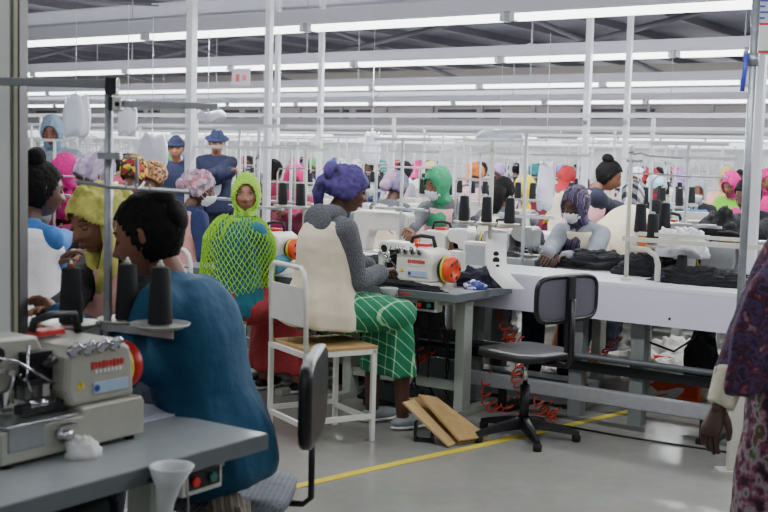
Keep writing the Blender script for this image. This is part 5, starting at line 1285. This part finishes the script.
for k in range(1, 7):
    vb = 5.24+3.46*k; pit = 1.1 if k < 4 else 2.2; nm = NAMES[k]
    u0, u1 = -1.34*vb-1.2, -.29*vb+1.0
    t = thing('white_bench', 'long white bench down the middle of the %s bench line' % nm, 'bench', uv(0, vb), RU)
    MB().m(wh).bx(u0, u1, .66, 1.12, .77, .80).build('bench_top', t); MB().m(wh).bx(u0, u1, .66, .68, .6, .77).build('apron', t)
    m = MB().m(grey_paint)
    n = int((u1-u0)/2.2)
    for j in range(n): MB().m(grey_paint).bx(u0+1+2.2*j, u0+1.08+2.2*j, .8, .9, 0, .77).build('leg', t)
    c = 0; u = u0+.3*k
    # overhead rail
    t = thing('overhead_rail', 'white overhead cable rail above the %s bench line' % nm, 'rail', uv(0, vb+.9), RU)
    MB().m(white_paint).bx(u0, u1, -.02, .02, 1.86, 1.90).build('rail', t)
    for j in range(int((u1-u0)/2.75)): MB().m(white_paint).bx(u0+.7+2.75*j, u0+.73+2.75*j, -.015, .015, .80, 1.86).build('post', t)
    freeze(t)
    while u < u1-.4:
        u += pit; c += 1
        for side in (0, 1):
            fr = side == 0; rot = RU if fr else RU+math.pi
            vt = vb if fr else vb+1.83; sg = 1 if fr else -1
            where = '%s from left, %s side of the %s bench line' % (ordn(c-1), 'near' if fr else 'far', nm)
            dup(t_tab, uv(u, vt), rot, 'grey sewing table, '+where, group='tables of the farther bench lines')
            dup(t_mac, uv(u-.05*sg, vt+.26*sg, .73), rot, 'cream sewing machine, '+where, group='machines of the farther bench lines')
            si = rnd.randrange(3); sp_ = uv(u+rnd.uniform(-.15, .15), vt+.54*sg, .73)
            dup(stands[si], sp_, rot, 'white thread stand, '+where, group='thread stands of the farther bench lines')
            if k == 1 or (k == 2 and fr):
                for j in range(3):
                    q = sp_+(Matrix.Rotation(rot, 3, 'Z') @ V3((-.15+.15*j, -.045, .384)))
                    dup(cone0, q, 0, '%s thread cone on white stand, %s' % (['left', 'middle', 'right'][j], where), group='cones of the farther thread stands')
            if rnd.random() < .55 and k < 5:
                hp = uv(u+rnd.uniform(-.2, .3), vt+rnd.uniform(.1, .3)*sg, .73)
                q = heap0.copy(); COL.objects.link(q); q.location = hp; q.rotation_euler = (0, 0, rnd.uniform(0, 6)); q.scale = (rnd.uniform(.7, 1.1),)*3; q['label'] = 'dark cloth heap, '+where; q['group'] = 'dark cloth heaps on the farther benches'
            if (c*5+k*3+side*2) % 5 in (0,): continue
            pw = uv(u+rnd.uniform(-.1, .1), vt-.38*sg)
            if any((pw.x-a)**2+(pw.y-b)**2 < .55**2 for a, b in PEOPLE): continue
            pi = rnd.randrange(3); cn, cc_ = cols[rnd.randrange(len(cols))]; vn, vc = vests[rnd.randrange(3)]; tc_ = tops[rnd.randrange(5)]
            rm = {'cloth_far_scarf': CL('far_'+cn, cc_), 'cloth_far_top': CL('fartop%d' % tops.index(tc_), tc_), 'cloth_far_vest': CL('farvest_'+vn, vc)}
            lab = ('worker in %s headscarf and %s smock, ' % (cn, vn) if pi < 2 else 'worker with pinned black hair and %s smock, ' % vn)+where
            if len(lab.split()) > 16: lab = lab.replace(' and %s smock' % vn, '')
            rz = P_ang[pi]+(0 if fr else math.pi)+rnd.uniform(-.2, .2)
            dup(P_[pi], pw, rz, lab, group='workers of the farther bench lines', remap=rm); PEOPLE.append((pw.x, pw.y))
for p in P_:      # the prototypes themselves take the last empty seats
    for c, gsx in KIDS[p.name]:
        for g in gsx: bpy.data.objects.remove(g)
        bpy.data.objects.remove(c)
    bpy.data.objects.remove(p)
# far stands beyond the girder and hanging plastic
for k, v in enumerate((30.5, 36, 42)):
    for j in range(14):
        u = -1.25*v+j*(.95*v/13)
        dup(stands[j % 3], uv(u, v, 0), RU, 'distant white stand, %s from left in the %s stand row under the girder' % (ordn(j), ORD[k]), group='distant white stands', scale=1.9)
hang = M('hanging_plastic', (222, 226, 238), .4, 0, .5, 8, .06)
for i, (x, y, D, w, h, l) in enumerate(((76, 116, 9.9, .30, .34, 'beside the grey hijab'), (128, 118, 9.2, .16, .26, 'right of the near stand clamp'), (152, 152, 10.0, .34, .3, 'above the brown speckled headscarf'), (208, 116, 10.0, .40, .07, 'right of the near white column'), (500, 138, 15.5, .7, .22, 'above the dark-haired worker'), (372, 148, 13, .2, .34, 'above the tie-dye headscarf'), (545, 186, 10.4, .14, .42, 'right of the yellow headscarf'))):
    m = MB().m(hang, True); n = 22; rs = []
    for f in (0, .1, .3, .6, .85, 1):
        rs.append([V3((w/2*(.75+.3*math.sin(f*2.6))*math.cos(a)*(1+.14*math.sin(5*a+i)), .06*(1+.2*math.sin(3*a+f*3))*math.sin(a), h/2-f*h+.02*math.sin(4*a+i))) for a in [2*math.pi*j/n for j in range(n)]])
    m.rings(rs); p = at(x, y, D)
    m.m(white_paint, True).cyl((0, 0, h/2-.01), (0, 0, h/2+.05), .006, n=6)
    if p.z+h/2 < 2.4: m.cyl((0, 0, h/2), (0, 0, 2.6-p.z+(0 if D < 13 else .4)), .003, n=5)
    tag(m.build('hanging_bag', loc=p, rotz=RU), 'pale plastic-wrapped bundle hanging '+l, 'hanging bundle', 'plastic-wrapped hanging bundles')
if TSC is not None: bpy.data.scenes.remove(TSC)
